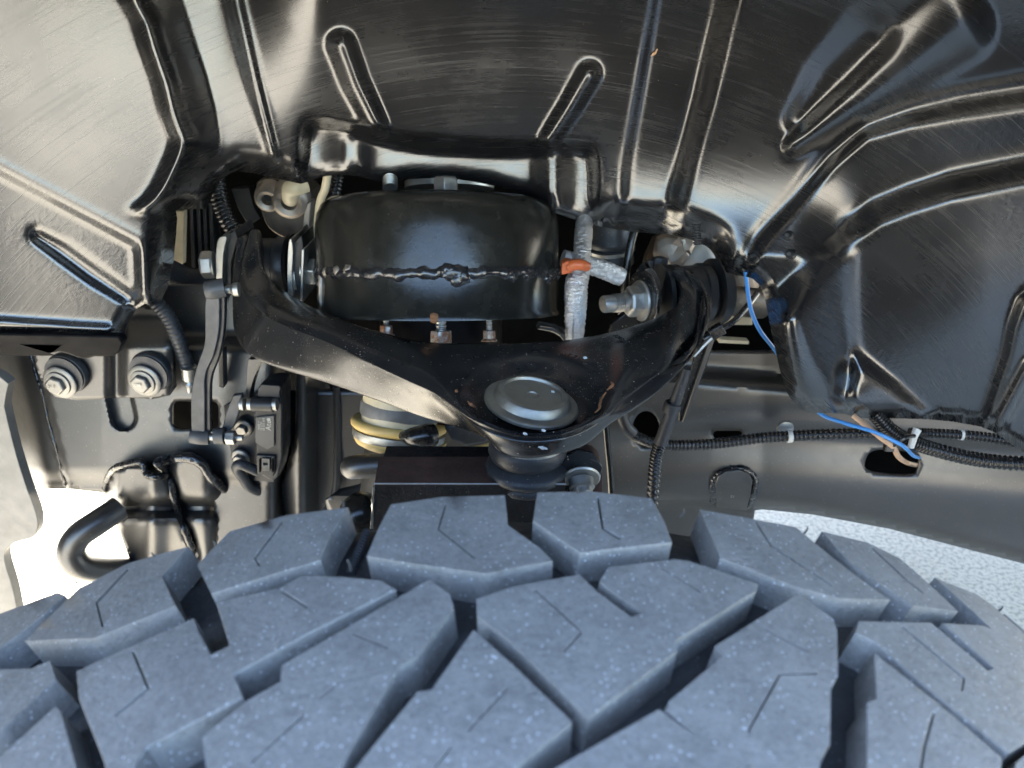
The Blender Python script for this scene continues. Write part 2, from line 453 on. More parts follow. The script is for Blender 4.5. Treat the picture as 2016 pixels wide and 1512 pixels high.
# ================================================================== tyre
TZ, TR = .42, .42
def on_tyre(px, py, r=TR):
    d = ray(px, py); ox, oz = CAM.x, CAM.z - TZ
    a = d.x ** 2 + d.z ** 2; b = ox * d.x + oz * d.z; c = ox * ox + oz * oz - r * r
    s = (-b - math.sqrt(max(0, b * b - a * c))) / a
    return CAM + d * s
def slit(pts, w=3.0):
    """thin closed outline along a polyline (a sipe)"""
    p = [np.array(q, float) for q in pts]; L = []; Rr = []
    for i, q in enumerate(p):
        d = p[min(i + 1, len(p) - 1)] - p[max(i - 1, 0)]; d /= np.hypot(*d); n = np.array((-d[1], d[0])) * w / 2
        L.append(tuple(q + n)); Rr.append(tuple(q - n))
    return L + Rr[::-1]
BLOCKS = [
 ([(-150, 1400), (-120, 1300), (0, 1208), (113, 1166), (128, 1172), (80, 1215), (0, 1276), (-60, 1330)], []),
 ([(372, 1076), (319, 1135), (345, 1192), (185, 1256), (48, 1262), (155, 1158), (252, 1109), (310, 1092)], [([(252, 1121), (190, 1187), (202, 1234)], 4)]),
 ([(388, 1112), (452, 1046), (565, 1014), (685, 999), (650, 1055), (631, 1102), (500, 1142), (416, 1169)], [([(556, 1028), (502, 1100), (511, 1115)], 3)]),
 ([(722, 1095), (745, 1040), (770, 993), (870, 978), (994, 975), (1000, 1034), (1062, 1078), (1088, 1104), (958, 1129), (830, 1112)], [([(878, 993), (863, 1042), (935, 1100)], 3)]),
 ([(1058, 968), (1168, 967), (1283, 980), (1308, 1025), (1324, 1068), (1142, 1089), (1049, 1026)], [([(1177, 978), (1187, 1040), (1220, 1060)], 4)]),
 ([(1378, 1003), (1500, 1025), (1568, 1038), (1605, 1070), (1680, 1130), (1752, 1181), (1650, 1178), (1560, 1152), (1418, 1098), (1398, 1050)], [([(1488, 1028), (1518, 1075), (1638, 1153)], 3)]),
 ([(1618, 1046), (1708, 1068), (1770, 1098), (1830, 1150), (1886, 1204), (1798, 1192), (1735, 1150), (1672, 1107)], [([(1718, 1080), (1788, 1145), (1818, 1168)], 3)]),
 ([(1840, 1137), (1923, 1170), (1980, 1210), (2090, 1300), (2060, 1330), (1960, 1245), (1892, 1182)], [([(1960, 1195), (2040, 1265)], 3)]),
 ([(-160, 1345), (0, 1318), (62, 1316), (98, 1300), (110, 1338), (0, 1440), (-160, 1540)], []),
 ([(150, 1321), (240, 1280), (382, 1216), (390, 1240), (415, 1288), (452, 1270), (425, 1185), (550, 1157), (595, 1132), (675, 1135), (750, 1142), (780, 1160), (620, 1240), (460, 1327), (478, 1372), (290, 1470), (220, 1580), (205, 1500), (155, 1375)],
  [([(262, 1282), (292, 1355), (228, 1408)], 4), ([(555, 1164), (604, 1195)], 3)]),
 ([(845, 1141), (885, 1170), (893, 1194), (820, 1292), (785, 1312), (685, 1485), (640, 1580), (415, 1580), (398, 1452), (485, 1380), (552, 1342), (555, 1310)],
  [([(692, 1248), (764, 1277)], 3), ([(628, 1378), (668, 1345), (755, 1322)], 2.4), ([(600, 1407), (492, 1505)], 3)]),
 ([(938, 1180), (1008, 1155), (1140, 1131), (1176, 1165), (1243, 1215), (1266, 1207), (1180, 1145), (1198, 1117), (1328, 1101), (1358, 1105), (1493, 1150), (1490, 1162), (1328, 1262), (1333, 1281), (1173, 1401), (1158, 1413), (1008, 1265), (940, 1212)],
  [([(1054, 1162), (1145, 1245), (1110, 1284)], 3), ([(1300, 1117), (1380, 1167)], 2.6)]),
 ([(932, 1240), (1008, 1307), (1126, 1421), (1010, 1515), (940, 1600), (660, 1600), (700, 1512), (822, 1362), (850, 1358)],
  [([(1000, 1355), (921, 1441)], 3), ([(890, 1470), (850, 1520), (800, 1540)], 3)]),
 ([(1573, 1168), (1640, 1218), (1648, 1240), (1650, 1330), (1636, 1350), (1634, 1465), (1614, 1490), (1614, 1600), (1540, 1600), (1310, 1397), (1318, 1380), (1425, 1290), (1408, 1272)],
  [([(1610, 1326), (1536, 1328), (1472, 1442)], 4), ([(1505, 1240), (1592, 1284)], 2.5)]),
 ([(110, 1390), (120, 1402), (150, 1512), (168, 1610), (-180, 1660), (-180, 1640), (0, 1490)], []),
 ([(1298, 1396), (1325, 1418), (1460, 1514), (1540, 1600), (1000, 1600), (1094, 1512)], []),
 ([(1690, 1222), (1833, 1225), (1945, 1320), (1957, 1315), (1855, 1226), (1933, 1230), (1960, 1242), (2120, 1310), (2120, 1400), (1985, 1482), (1850, 1375), (1720, 1262), (1684, 1245)],
  [([(1775, 1232), (1897, 1335), (1894, 1360)], 3)]),
 ([(1720, 1284), (1725, 1375), (1706, 1384), (1706, 1600), (1965, 1600), (1973, 1492), (1850, 1386)], [([(1838, 1404), (1820, 1468), (1812, 1520)], 4)]),
 ([(2000, 1502), (2060, 1450), (2140, 1420), (2140, 1600), (1990, 1600)], []),
]
def block_mesh(poly, holes, depth=.0125, draft=.0005):
    out = resample(poly, 26); hs = [slit(resample(h, 12, False), w_) for h, w_ in holes]
    v, f = cdt(out, hs, 30)
    top = [on_tyre(*p) for p in v]; n = len(top)
    ctr = sum(top, Vector()) / n
    cnt = {}
    for g in f:
        for i in range(len(g)): cnt[(g[i], g[(i + 1) % len(g)])] = 1
    bd = [(i, j) for (i, j) in cnt if (j, i) not in cnt]
    V = list(top); low = {}
    nb = {}
    for i, j in bd:
        e = (top[j] - top[i]); rad = Vector((top[i].x, 0, top[i].z - TZ)).normalized()
        o = e.cross(rad).normalized() * 1.0
        nb.setdefault(i, []).append(o); nb.setdefault(j, []).append(o)
    inner = set()
    for h in hs:
        ha = np.array(h)
        for i in nb:
            if np.hypot(ha[:, 0] - v[i][0], ha[:, 1] - v[i][1]).min() < .01: inner.add(i)
    for i in nb:
        o = sum(nb[i], Vector()).normalized(); rad = Vector((top[i].x, 0, top[i].z - TZ)).normalized()
        low[i] = len(V)
        V.append(top[i] - rad * (depth if i not in inner else .007) + (o * draft if i not in inner else Vector((0, 0, 0))))
    F_ = list(f)
    for i, j in bd: F_.append((j, i, low[i], low[j]))
    return V, F_
def build_tyre():
    t = thing('tyre', 'off-road tyre with chunky grey tread blocks below the control arm', 'tyre', (0, .13, 0))
    # casing: groove floor, shoulders, sidewalls
    prof = [(.25, .262), (.30, .285), (.345, .290), (.378, .272), (.396, .250), (.4045, .232), (.4072, .215), (.4078, .15), (.4078, .10), (.4072, .03), (.4045, .010), (.396, -.008), (.378, -.03), (.345, -.045), (.30, -.04), (.25, -.02)]
    v = []; f = []; n = 160
    for (r, y) in prof:
        for j in range(n):
            a = 2 * math.pi * j / n; v.append((r * math.sin(a), y, TZ + r * math.cos(a)))
    for i in range(len(prof) - 1):
        for j in range(n): f.append((i * n + j, i * n + (j + 1) % n, (i + 1) * n + (j + 1) % n, (i + 1) * n + j))
    mesh_obj('casing', v, f, M['carcass'], t, auto=60)
    mesh_obj('wheel_rim', *lathe([(.03, .06), (.06, .05), (.16, .07), (.225, .04), (.252, -.01), (.262, -.015), (.262, .27), (.250, .262), (.232, .20), (.20, .12), (.06, .10), (.03, .10)], (0, 0, TZ), (0, 1, 0), 72), M['body'], t)
    for poly, hs in BLOCKS:
        V, F_ = block_mesh(poly, hs)
        mesh_obj('tread_block', V, F_, M['tread'], t, bevel=.00045, auto=38)
    # the rest of the tread, away from the camera
    b = MB()
    def blk(a0, a1, y0, y1, sk):
        q = []
        for rr, g in ((TR, 0), (.405, .0015)):
            for aa, yy in ((a0 - g * 2, y0 - g), (a1 + g * 2, y0 - g), (a1 + g * 2 + sk, y1 + g), (a0 - g * 2 + sk, y1 + g)):
                q.append((rr * math.sin(aa), yy, TZ + rr * math.cos(aa)))
        b.add(q, [(0, 1, 2, 3), (0, 4, 5, 1), (1, 5, 6, 2), (2, 6, 7, 3), (3, 7, 4, 0)])
    step = R(8.6)
    for k in range(-21, 21):
        a = k * step
        if not -R(42) < a < R(34):
            blk(a, a + step * .78, .190, .238, .03); blk(a, a + step * .8, .130, .182, .08); blk(a + .05, a + .05 + step * .8, .072, .122, -.08)
        blk(a, a + step * .78, .004, .058, -.03)
        if -R(42) <= a <= R(34): blk(a + .03, a + .03 + step * .8, .063, .099, .05)
    tag(b.build('outer_tread', M['tread'], t, bevel=.0009, auto=30), kind='stuff')
    # vent hairs and the ribbed wear strip between two shoulder blocks
    for px, py, L in ((677, 1000, 9), (1135, 975, 10), (152, 1150, 7), (1341, 1018, 9), (1583, 1050, 8), (425, 1075, 6), (305, 1100, 7), (1963, 1205, 8), (690, 1125, 12)):
        p = on_tyre(px, py, TR - .001); rad = Vector((p.x, 0, p.z - TZ)).normalized()
        mesh_obj('vent_hair', *tube([p, p + rad * L * .0002 + Vector((.0004, 0, 0)), p + rad * L * .0004], [.0005, .0003], 5, 5), M['carcass'], t)
    
    for a, b_ in (((722, 1048), (690, 1128)),):
        p = [on_tyre(a[0] + (b_[0] - a[0]) * k, a[1] + (b_[1] - a[1]) * k, .4082) for k in np.linspace(0, 1, 9)]
        mesh_obj('groove_rib', *tube(p, .0018, 8, ridges=14, depth=.35), M['carcass'], t)
    return t
build_tyre()

# ================================================================== fender liner
LOWER = [(-420, 700), (0, 700), (60, 700), (87, 701), (100, 695), (115, 692), (135, 697), (152, 704), (167, 706), (185, 702), (219, 702), (232, 695), (240, 668), (252, 636), (267, 610), (284, 598), (299, 600), (314, 598), (330, 565), (341, 520), (346, 470), (349, 430), (346, 414),
         (375, 412), (404, 411), (413, 395), (421, 378), (433, 358), (450, 343), (472, 338), (505, 342), (535, 349), (565, 356), (592, 362), (606, 358), (621, 352), (640, 347), (659, 345), (685, 345), (706, 347), (730, 354), (754, 358), (780, 356), (802, 353), (857, 350), (895, 352), (929, 357), (975, 366), (1016, 378), (1044, 387), (1087, 417), (1107, 424), (1131, 432), (1143, 441), (1150, 441), (1157, 441), (1214, 452), (1260, 458), (1315, 461), (1345, 467), (1375, 477), (1406, 493), (1420, 515), (1430, 536), (1450, 542), (1470, 545), (1482, 549), (1494, 560), (1503, 578), (1508, 598), (1516, 640), (1524, 678), (1536, 731), (1548, 770), (1563, 796), (1582, 808), (1607, 813), (1640, 813), (1664, 815), (1690, 823), (1720, 823), (1823, 825), (1875, 830), (1931, 840), (1960, 852), (1985, 870), (2030, 900), (2460, 960)]
LTOP = [(2460, -730), (-420, -730)]
Lx = [(-82, 262), (0, 278), (45, 302), (94, 316), (163, 340), (222, 354), (278, 375), (305, 368), (330, 357), (370, 338), (400, 316), (413, 295), (440, 291), (500, 286), (560, 290), (610, 299)]
Rx = [(-82, 336), (0, 356), (80, 382), (149, 406), (222, 427), (278, 434), (299, 433), (330, 440), (380, 420), (410, 405), (413, 350), (440, 349), (520, 343), (610, 320)]
def liner_depth(p):
    x, y = p[:, 0], p[:, 1]
    base = np.interp(x, [-420, -200, 0, 150, 300, 440, 560, 700, 850, 1000, 1150, 1300, 1420, 1520, 1650, 1800, 1920, 2016, 2200, 2460],
                        [.470, .505, .533, .549, .563, .578, .588, .596, .600, .602, .600, .596, .590, .584, .574, .561, .551, .541, .520, .490])
    # smooth the corners of the plan curve
    xs = np.arange(-460, 2520, 10.); ys = np.interp(xs, [-420, -200, 0, 150, 300, 440, 560, 700, 850, 1000, 1150, 1300, 1420, 1520, 1650, 1800, 1920, 2016, 2200, 2460],
                        [.470, .505, .533, .549, .563, .578, .588, .596, .600, .602, .600, .596, .590, .584, .574, .561, .551, .541, .520, .490])
    k = np.exp(-.5 * (np.arange(-16, 17) / 6.) ** 2); k /= k.sum()
    base = np.interp(x, xs, np.convolve(np.pad(ys, 16, mode='edge'), k, mode='valid'))
    # lean: the wall overhangs towards the top and rolls over into the roof of the arch
    Yv = base + (.000085 * sstep(x, 420, 640) + .00003 * sstep(x, 1150, 1500)) * (y - 300) - .000014 * sstep(x, 640, 420) * (y - 300)
    up = np.clip(120 - 200 * sstep(x, 640, 420) - y, 0, None)
    Yv -= 3.2e-7 * up ** 2 + np.clip(-300 - y, 0, None) ** 2 * 6e-7
    # right-hand panels lean back towards the bottom, left panel swells
    Yv -= .012 * sstep(x, 1600, 1950) * np.exp(-((y - 620) / 190.) ** 2)
    Yv -= 3.2e-7 * np.clip(y - 270, 0, 235) ** 2 * 2.1 * sstep(x, 1170, 1230) * sstep(x, 1700, 1560)
    d_, s_, p_ = poly_dist(p, [(1552, 640), (1590, 720), (1650, 800)])
    Yv -= .024 * np.exp(-(d_ / 62.) ** 2)
    # step between the front panel and the middle one
    lx = np.interp(y, *zip(*Lx)); rx = np.interp(y, *zip(*Rx))
    t = np.clip((x - lx) / np.maximum(rx - lx, 4), 0, 1)
    Yv += (.020 + .030 * sstep(y, 290, 420) * sstep(x, 600, 440)) * (t ** 1.15) - .012 * np.exp(-((x - lx + 14) / 16.) ** 2) * (y < 420)
    def ridge(line, hw, h, prof=1.0, taper=None, cap=True):
        d, s, par = poly_dist(p, line)
        w_ = hw if np.isscalar(hw) else np.interp(par, np.linspace(0, 1, len(hw)), hw)
        q = np.clip(d / w_, 0, 1.25)
        k_ = 1 - sstep(np.clip(q, 0, 1), .45, 1) if prof == .5 else np.clip(1 - q * q, 0, 1) ** (1.15 if prof > 1 else 1.6)
        return h * k_
    def step(line, wid, h):
        """everything right of the line (seen along it) shifts by h"""
        d, s, par = poly_dist(p, line)
        return h * sstep(d * s, -wid / 2, wid / 2)
    # rib on the middle panel, two capsule ribs above the pocket
    Yv += ridge([(455, -120), (462, 0), (500, 160), (540, 310)], [24, 21, 15, 9], -.007)
    Yv += ridge([(672, 88), (700, 165), (742, 250)], [30, 28, 24], -.013, 1.35)
    Yv += ridge([(1160, 146), (1120, 215), (1078, 280)], [25, 23, 20], -.012, 1.35)
    # pocket over the air spring: pressed inwards
    pocket = spline([(600, 420), (590, 300), (598, 245), (630, 232), (700, 245), (760, 262), (830, 274), (960, 284), (1060, 285), (1150, 284), (1170, 296), (1175, 340), (1172, 390), (1160, 460), (900, 480)], 4, True)
    d, s, par = poly_dist(p, pocket, True); ins = inpoly(p, pocket)
    sd_ = np.where(ins, d, -d)
    Yv += .030 * sstep(sd_, -5, 19) - ins * .00013 * np.clip(y - 275, 0, 200) * sstep(sd_, 0, 20)
    Yv += ins * (.010 * np.exp(-((x - 870) / 90.) ** 2) - .012 * np.exp(-((x - 690) / 40.) ** 2) - .015 * np.exp(-((x - 1088) / 30.) ** 2)) * sstep(sd_, -5, 22)
    pin = ins.copy()
    # channel right of the pocket
    Yv += step([(1293, -120), (1290, 0), (1262, 160), (1232, 330), (1216, 470)], 32, -.008)
    Yv += step([(1440, -120), (1432, 0), (1385, 200), (1335, 380), (1318, 490)], 60, .024) * np.maximum(sstep(y, 520, 440), sstep(x, 1250, 1150))
    # long diagonal crease and the panels beyond it
    dg = [(1440, 560), (1490, 470), (1565, 390), (1630, 312), (1700, 250), (1790, 222), (1890, 200), (2016, 180), (2300, 140)]
    Yv += ridge(dg, [17, 20, 22, 24, 28, 32, 38, 42, 42], .007) + step(dg, 48, -.010) * sstep(x, 1430, 1520)
    # spoon-shaped bulge and the hollow above it
    Yv += ridge([(1562, 288), (1700, 190), (1800, 110), (1880, 50)], [26, 52, 74, 88], -.011, .6)
    Yv += ridge([(1570, 235), (1630, 150), (1710, 70)], [34, 56, 66], .006, .6)
    # big lower panel
    bp = [(1470, 640), (1545, 600), (1580, 556), (1622, 508), (1672, 455), (1725, 418), (1790, 392), (1870, 366), (2016, 336), (2300, 290)]
    Yv += step(bp, 74, -.026) * sstep(x, 1500, 1560)
    tri = [(1683, 700), (1760, 760), (1840, 835), (1700, 835), (1672, 780)]
    d, s, par = poly_dist(p, tri, True); ins = inpoly(p, tri)
    Yv += -.013 * sstep(np.where(ins, d, -d), -14, 16)
    d, s, par = poly_dist(p, [(1668, 728), (1655, 790), (1672, 822)])
    Yv += .006 * np.exp(-(d / 18.) ** 2)
    Yv += step([(1930, 845), (1980, 700), (1992, 640), (2010, 590), (2060, 560), (2300, 520)], 14, -.013) * sstep(x, 1900, 1925)
    Yv += ridge([(2030, 720), (1960, 850)], 20, -.010)
    # front panel: two diagonal creases, corner, lower lip
    Yv += step([(-300, 160), (-60, 300), (0, 334), (271, 477), (276, 605), (276, 700)], 26, -.009) * -1
    Yv += ridge([(-60, 300), (0, 334), (271, 477)], 17, -.004)
    Yv += ridge([(70, 462), (120, 492), (185, 540), (258, 590)], [14, 24, 24, 16], .007, .9)
    lip = np.interp(x, [-420, 0, 150, 240], [620, 640, 650, 655])
    lf = sstep(x, 262, 225)
    Yv += lf * (.010 * np.exp(-((y - lip - 12) / 5.) ** 2) - .007 * np.exp(-((y - lip) / 9.) ** 2) + .045 * sstep(y, lip + 10, lip + 56))
    # rolled lower edge
    d, s, par = poly_dist(p, LOWER)
    Yv += (.004 - .002 * pin) * np.clip(1 - d / 14., 0, 1) ** 2
    Yv += .020 * sstep(d, 50, 0) * sstep(x, 440, 480) * sstep(x, 600, 560)          # bottom lip of the middle panel turns inwards
    Yv += .022 * sstep(d, 62, 6) * sstep(x, 1170, 1230) * sstep(x, 1470, 1400)      # and the one right of the pocket
    Yv = np.where(Yv < .20, .14 + .06 * np.exp((np.minimum(Yv, .20) - .20) / .06), Yv)
    return Yv
def build_liner():
    t = thing('fender_liner', 'large glossy black plastic wheel-arch liner with moulded ribs', 'wheel liner', (0, .58, .98))
    outline = LOWER + LTOP
    fine = lambda g: (g[:, 0] > -40) & (g[:, 0] < 2056) & (g[:, 1] > -30)
    gx, gy = np.meshgrid(np.arange(-40, 2056, 6.), np.arange(-30, 960, 6.)); gx[::2] += 3
    fg = np.stack([gx.ravel(), gy.ravel()], 1)
    o = []
    for i, a in enumerate(outline): o.append(a)
    o = resample(LOWER, 6, False) + resample(LTOP, 60, False)
    v, f = cdt(o, [], 40, (fine, fg))
    y = liner_depth(v); fa = np.array(f); n_ = len(v)
    e = np.concatenate([fa[:, [0, 1]], fa[:, [1, 2]], fa[:, [2, 0]]]); e = np.concatenate([e, e[:, ::-1]])
    cnt = np.bincount(e[:, 0], minlength=n_); bd = np.zeros(n_, bool); bd[:len(o)] = True
    for _ in range(3):                                   # relax the moulded skin so that no crease follows the grid
        av = np.bincount(e[:, 0], y[e[:, 1]], n_) / np.maximum(cnt, 1)
        y = np.where(bd, y, .45 * y + .55 * av)
    p = Pn(v, y)
    mesh_obj('shell', [Vector(a) for a in p], f, M['liner'], t, solid=.0025, auto=80)
    tr = [(-300, 652), (0, 657), (150, 660), (234, 662), (241, 672), (232, 696), (219, 703), (185, 703), (167, 708), (152, 705), (135, 698), (115, 693), (100, 696), (87, 702), (60, 701), (0, 701), (-300, 701)]
    plate('lip_shade_strip', tr, lambda q: .5525 + .00018 * (q[:, 1] - 655) + .00005 * (q[:, 0] - 100), .010, M['matte_black'], t, bevel=.002)  # added near-black strip, paints the liner's lower lip dark like shade
    # two push clips
    for px, py in ((1553, 464), (1557, 501)):
        c = Vector(Pn(np.array([[px, py]], float), liner_depth(np.array([[px, py]], float)))[0])
        a = (CAM - c).normalized() + Vector((-.3, 0, .1))
        mesh_obj('push_clip', *lathe([(.0042, -.002), (.0042, .001), (.0030, .0022), (.0026, .006), (.0016, .0075)], c, a, 10), M['plastic'], t, auto=30)
    # bristle-like fir-tree fastener under the lip
    c = P(1372, 462, .575)
    mesh_obj('fir_tree_clip', *tube([P(1371, 440, .57), P(1373, 482, .565)], .0036, 10, ridges=8, depth=.35), M['plastic'], t)
    # wood chip stuck on the rib
    c = Vector(Pn(np.array([[1289, 104]], float), liner_depth(np.array([[1289, 104]], float)))[0]) + Vector((0, -.0012, 0))
    mesh_obj('wood_chip', *tube([c + Vector((-.0030, 0, -.0024)), c, c + Vector((.0016, -.0008, .0026))], [.0005, .0012, .0004], 6, 8, wob=.4), M['tan'], t)
    return t
build_liner()

# ================================================================== upper control arm
ARM_Z = .788
def build_arm():
    t = thing('upper_control_arm', 'black stamped steel A-shaped upper control arm with dusty top', 'control arm', P(1048, 790, .43))
    D = CZ - ARM_Z
    def yz(px, py, dr): d = ray(px, py); return CAM + d * (-dr / d.z)
    st = [  # rear edge, crease, bottom edge; Y for the curled-up ends, else level
        ((512, 455), (490, 458), (468, 468), .715, .708, .700),
        ((512, 490), (474, 515), (459, 530), .690, .676, .670),
        ((520, 530), (473, 560), (458, 600), .672, .650, .645),
        ((535, 552), (492, 600), (463, 655), .652, .618, .622),
        ((558, 571), (522, 622), (492, 696), None, None, None),
        ((603, 598), (573, 646), (547, 722), None, None, None),
        ((648, 619), (648, 674), (642, 751), None, None, None),
        ((707, 642), (722, 709), (742, 786), None, None, None),
        ((752, 654), (796, 744), (842, 823), None, None, None),
        ((796, 666), (862, 774), (922, 847), None, None, None),
        ((856, 675), (920, 826), (962, 866), None, None, None),
        ((945, 677), (966, 846), (992, 881), None, None, None),
        ((1000, 677), (1036, 858), (1042, 888), None, None, None),
        ((1060, 675), (1100, 857), (1098, 880), None, None, None),
        ((1125, 669), (1150, 838), (1152, 862), None, None, None),
        ((1193, 657), (1196, 816), (1203, 834), None, None, None),
        ((1238, 645), (1228, 783), (1252, 803), None, None, None),
        ((1283, 630), (1272, 750), (1302, 766), None, None, None),
        ((1312, 615), (1322, 712), (1350, 717), None, None, None),
        ((1336, 597), (1357, 680), (1377, 672), .612, .570, .572),
        ((1343, 576), (1379, 630), (1393, 615), .640, .612, .608),
        ((1336, 556), (1373, 570), (1389, 565), .660, .645, .640),
        ((1322, 534), (1350, 533), (1370, 540), .668, .662, .656)]
    rows = []
    for (r, c, b, yr, yc, yb) in st:
        Rp = P(*r, yr) if yr else PZ(*r, ARM_Z)
        Cp = P(*c, yc) if yc else PZ(*c, ARM_Z)
        if abs(c[0] - 1050) < 125 and not yc: b = (b[0], b[1] + 13)
        if abs(c[0] - 1050) < 140 and not yc: Cp += Vector((0, 0, .0022))
        Bp = P(*b, yb) if yb else P(*b, Cp.y + .004)
        dn = Vector((0, .004, -.022)); up = Vector((0, 0, .003 if yr else .005 if abs(c[0] - 1050) > 150 else .0005))
        rows.append([Rp + dn, Rp + Vector((0, .003, -.006)), Rp, Rp.lerp(Cp, .25) + up * .9, Rp.lerp(Cp, .5) + up, Rp.lerp(Cp, .78) + up * .9, Cp + Vector((0, .0012, .0006)), Cp + Vector((0, -.0008, -.0020)), Cp.lerp(Bp, .5) + Vector((0, -.001, 0)), Bp, Bp + Vector((0, .006, -.002)), Bp + Vector((0, .016, -.001))])
    nu = (len(rows) - 1) * 9 + 1
    cols = [catmull([rows[i][k] for i in range(len(rows))], nu) for k in range(len(rows[0]))]
    G = []
    par = [0, .8, 1.3, 3, 5, 7, 8.4, 9.4, 10.8, 12.2, 12.8, 13.6]
    for i in range(nu):
        line = catmull([cols[k][i] for k in range(len(cols))], 53)
        G.append(line)
    G = np.array(G); c = PZ(1050, 776, ARM_Z)
    # dish round the ball joint
    dx, dy = G[..., 0] - c.x, (G[..., 1] - c.y) / 1.28
    rr = np.hypot(dx, dy)
    top = np.clip((G[..., 2] - (ARM_Z - .012)) / .010, 0, 1)
    G[..., 2] -= top * (.011 * (1 - sstep(rr, .034, .049))) 
    G[..., 2] += top * .0012 * np.exp(-((rr - .050) / .005) ** 2)
    for _ in range(3):
        G[1:-1] = .5 * G[1:-1] + .25 * (G[:-2] + G[2:])
    V = [Vector(a) for a in G.reshape(-1, 3)]; m_ = G.shape[1]; fs = []
    for i in range(nu - 1):
        for j in range(m_ - 1): fs.append((i * m_ + j + 1, (i + 1) * m_ + j + 1, (i + 1) * m_ + j, i * m_ + j))
    arm = mesh_obj('arm', V, fs, M['arm'], t, solid=.0035, auto=75)
    # stamped characters on the right leg
    for s_, a, b_, sz in (('A20357S', (1206, 661), (1286, 708), .0056), ('T 7 L', (1114, 700), (1150, 712), .0056), ('956 1', (1158, 716), (1210, 745), .0058)):
        o = arm_hit(G, a); x = arm_hit(G, b_) - o
        o += (CAM - o).normalized() * .0006
        text_mesh('stamp', s_, sz, o, x, Vector((-x.y, x.x, .15 * x.length)), M['weld'], arm, .0003)
    # ball joint
    ax = Vector((.17, -.06, .98)).normalized()
    c0 = PZ(1047, 789, ARM_Z + .0015)
    bj = mesh_obj('ball_joint', *lathe([(.010, -.003), (.0292, -.003), (.0300, -.0022), (.0300, -.0008), (.0290, 0), (.0256, .0004), (.0244, .0010), (.0232, .0044), (.0218, .0060), (.0202, .0066), (.0190, .0066), (.0185, .0052), (.0182, .0048), (.0040, .0046), (.0034, .0038), (.0015, .0036)], c0, ax, 72), M['capm'], t, auto=24)
    k = c0 + ax * .0050
    text_mesh('stamp', 'IIII', .0030, k + Vector((.0135, .0035, -.001)), (0, 1, 0), (-1, 0, .2), M['chip'], bj, .0001)
    low = P(1040, 880, .425)
    mesh_obj('retaining_ring', *lathe([(.012, .004), (.0240, .004), (.0246, .002), (.0246, -.003), (.0238, -.0045), (.012, -.005)], P(1040, 872, .428), (.06, -.02, 1), 56), M['dull'], bj)
    mesh_obj('boot', *lathe([(.010, .012), (.0235, .012), (.0255, .008), (.0262, .003), (.0248, -.001), (.0205, -.0032), (.0200, -.0042), (.0258, -.0066), (.0282, -.0098), (.0272, -.0130), (.0232, -.0155), (.0222, -.0168), (.0238, -.019), (.0225, -.0222), (.019, -.0236)], P(1038, 893, .428), (.03, -.01, 1), 64), M['boot'], bj, auto=70)
    # bushings with their plates and bolts
    def bushing(cx, cy, Y, ax, r, L, plates, name='bushing'):
        o = P(cx, cy, Y)
        b = mesh_obj(name, *lathe([(r * .5, -L), (r * .92, -L), (r, -L * .9), (r, -L * .55), (r * .94, -L * .5), (r * .94, L * .5), (r, L * .55), (r, L * .9), (r * .92, L), (r * .5, L)], o, ax, 40), M['plastic'], t, auto=40)
        for off, rr_, th, mat in plates:
            mesh_obj('bushing_washer', *lathe([(.004, off - th), (rr_, off - th), (rr_, off + th), (.004, off + th)], o, ax, 40), M[mat], b, auto=40)
        return b
    bushing(521, 524, .738, (1, -.03, 0), .030, .029, [(.030, .033, .002, 'matte_black'), (-.030, .034, .002, 'matte_black')])
    bushing(1352, 580, .692, (.95, .22, -.02), .030, .021, [(.028, .034, .0025, 'plastic'), (.034, .030, .003, 'plastic'), (-.027, .031, .002, 'plastic')])
    # chips through the paint
    for pts, mt in (([(1193, 772), (1183, 788), (1180, 803), (1172, 812)], 'rust'), ([(1203, 752), (1206, 758), (1195, 768)], 'rust'), ([(921, 790), (928, 797), (936, 802)], 'rust'), ([(896, 768), (901, 772)], 'rust'), ([(1030, 852), (1038, 856)], 'chip'), ([(1066, 846), (1074, 849)], 'chip'), ([(1148, 703), (1156, 705)], 'chip'), ([(1060, 880), (1078, 884)], 'chip')):
        q = []
        for a in pts:
            d = ray(*a); hit = arm_hit(G, a)
            q.append(hit - d.normalized() * .0004)
        mesh_obj('paint_chip', *tube(q, [.0004, .0009, .0008, .0004], 7, len(q) * 4, wob=.35), M[mt], arm)
    return t, G
def arm_hit(G, a):
    """the point of the arm's skin that shows at a traced spot"""
    d = ray(*a); q = G.reshape(-1, 3) - np.array(CAM)
    dn = np.array(d.normalized()); tt = q @ dn; perp = np.linalg.norm(q - tt[:, None] * dn, axis=1)
    k = np.where(perp < .004)[0]
    if len(k) == 0: k = [perp.argmin()]
    k = k[np.argmin(tt[k])] if len(k) > 1 else k[0]
    return CAM + d.normalized() * float(tt[k])
ARM, ARMG = build_arm()

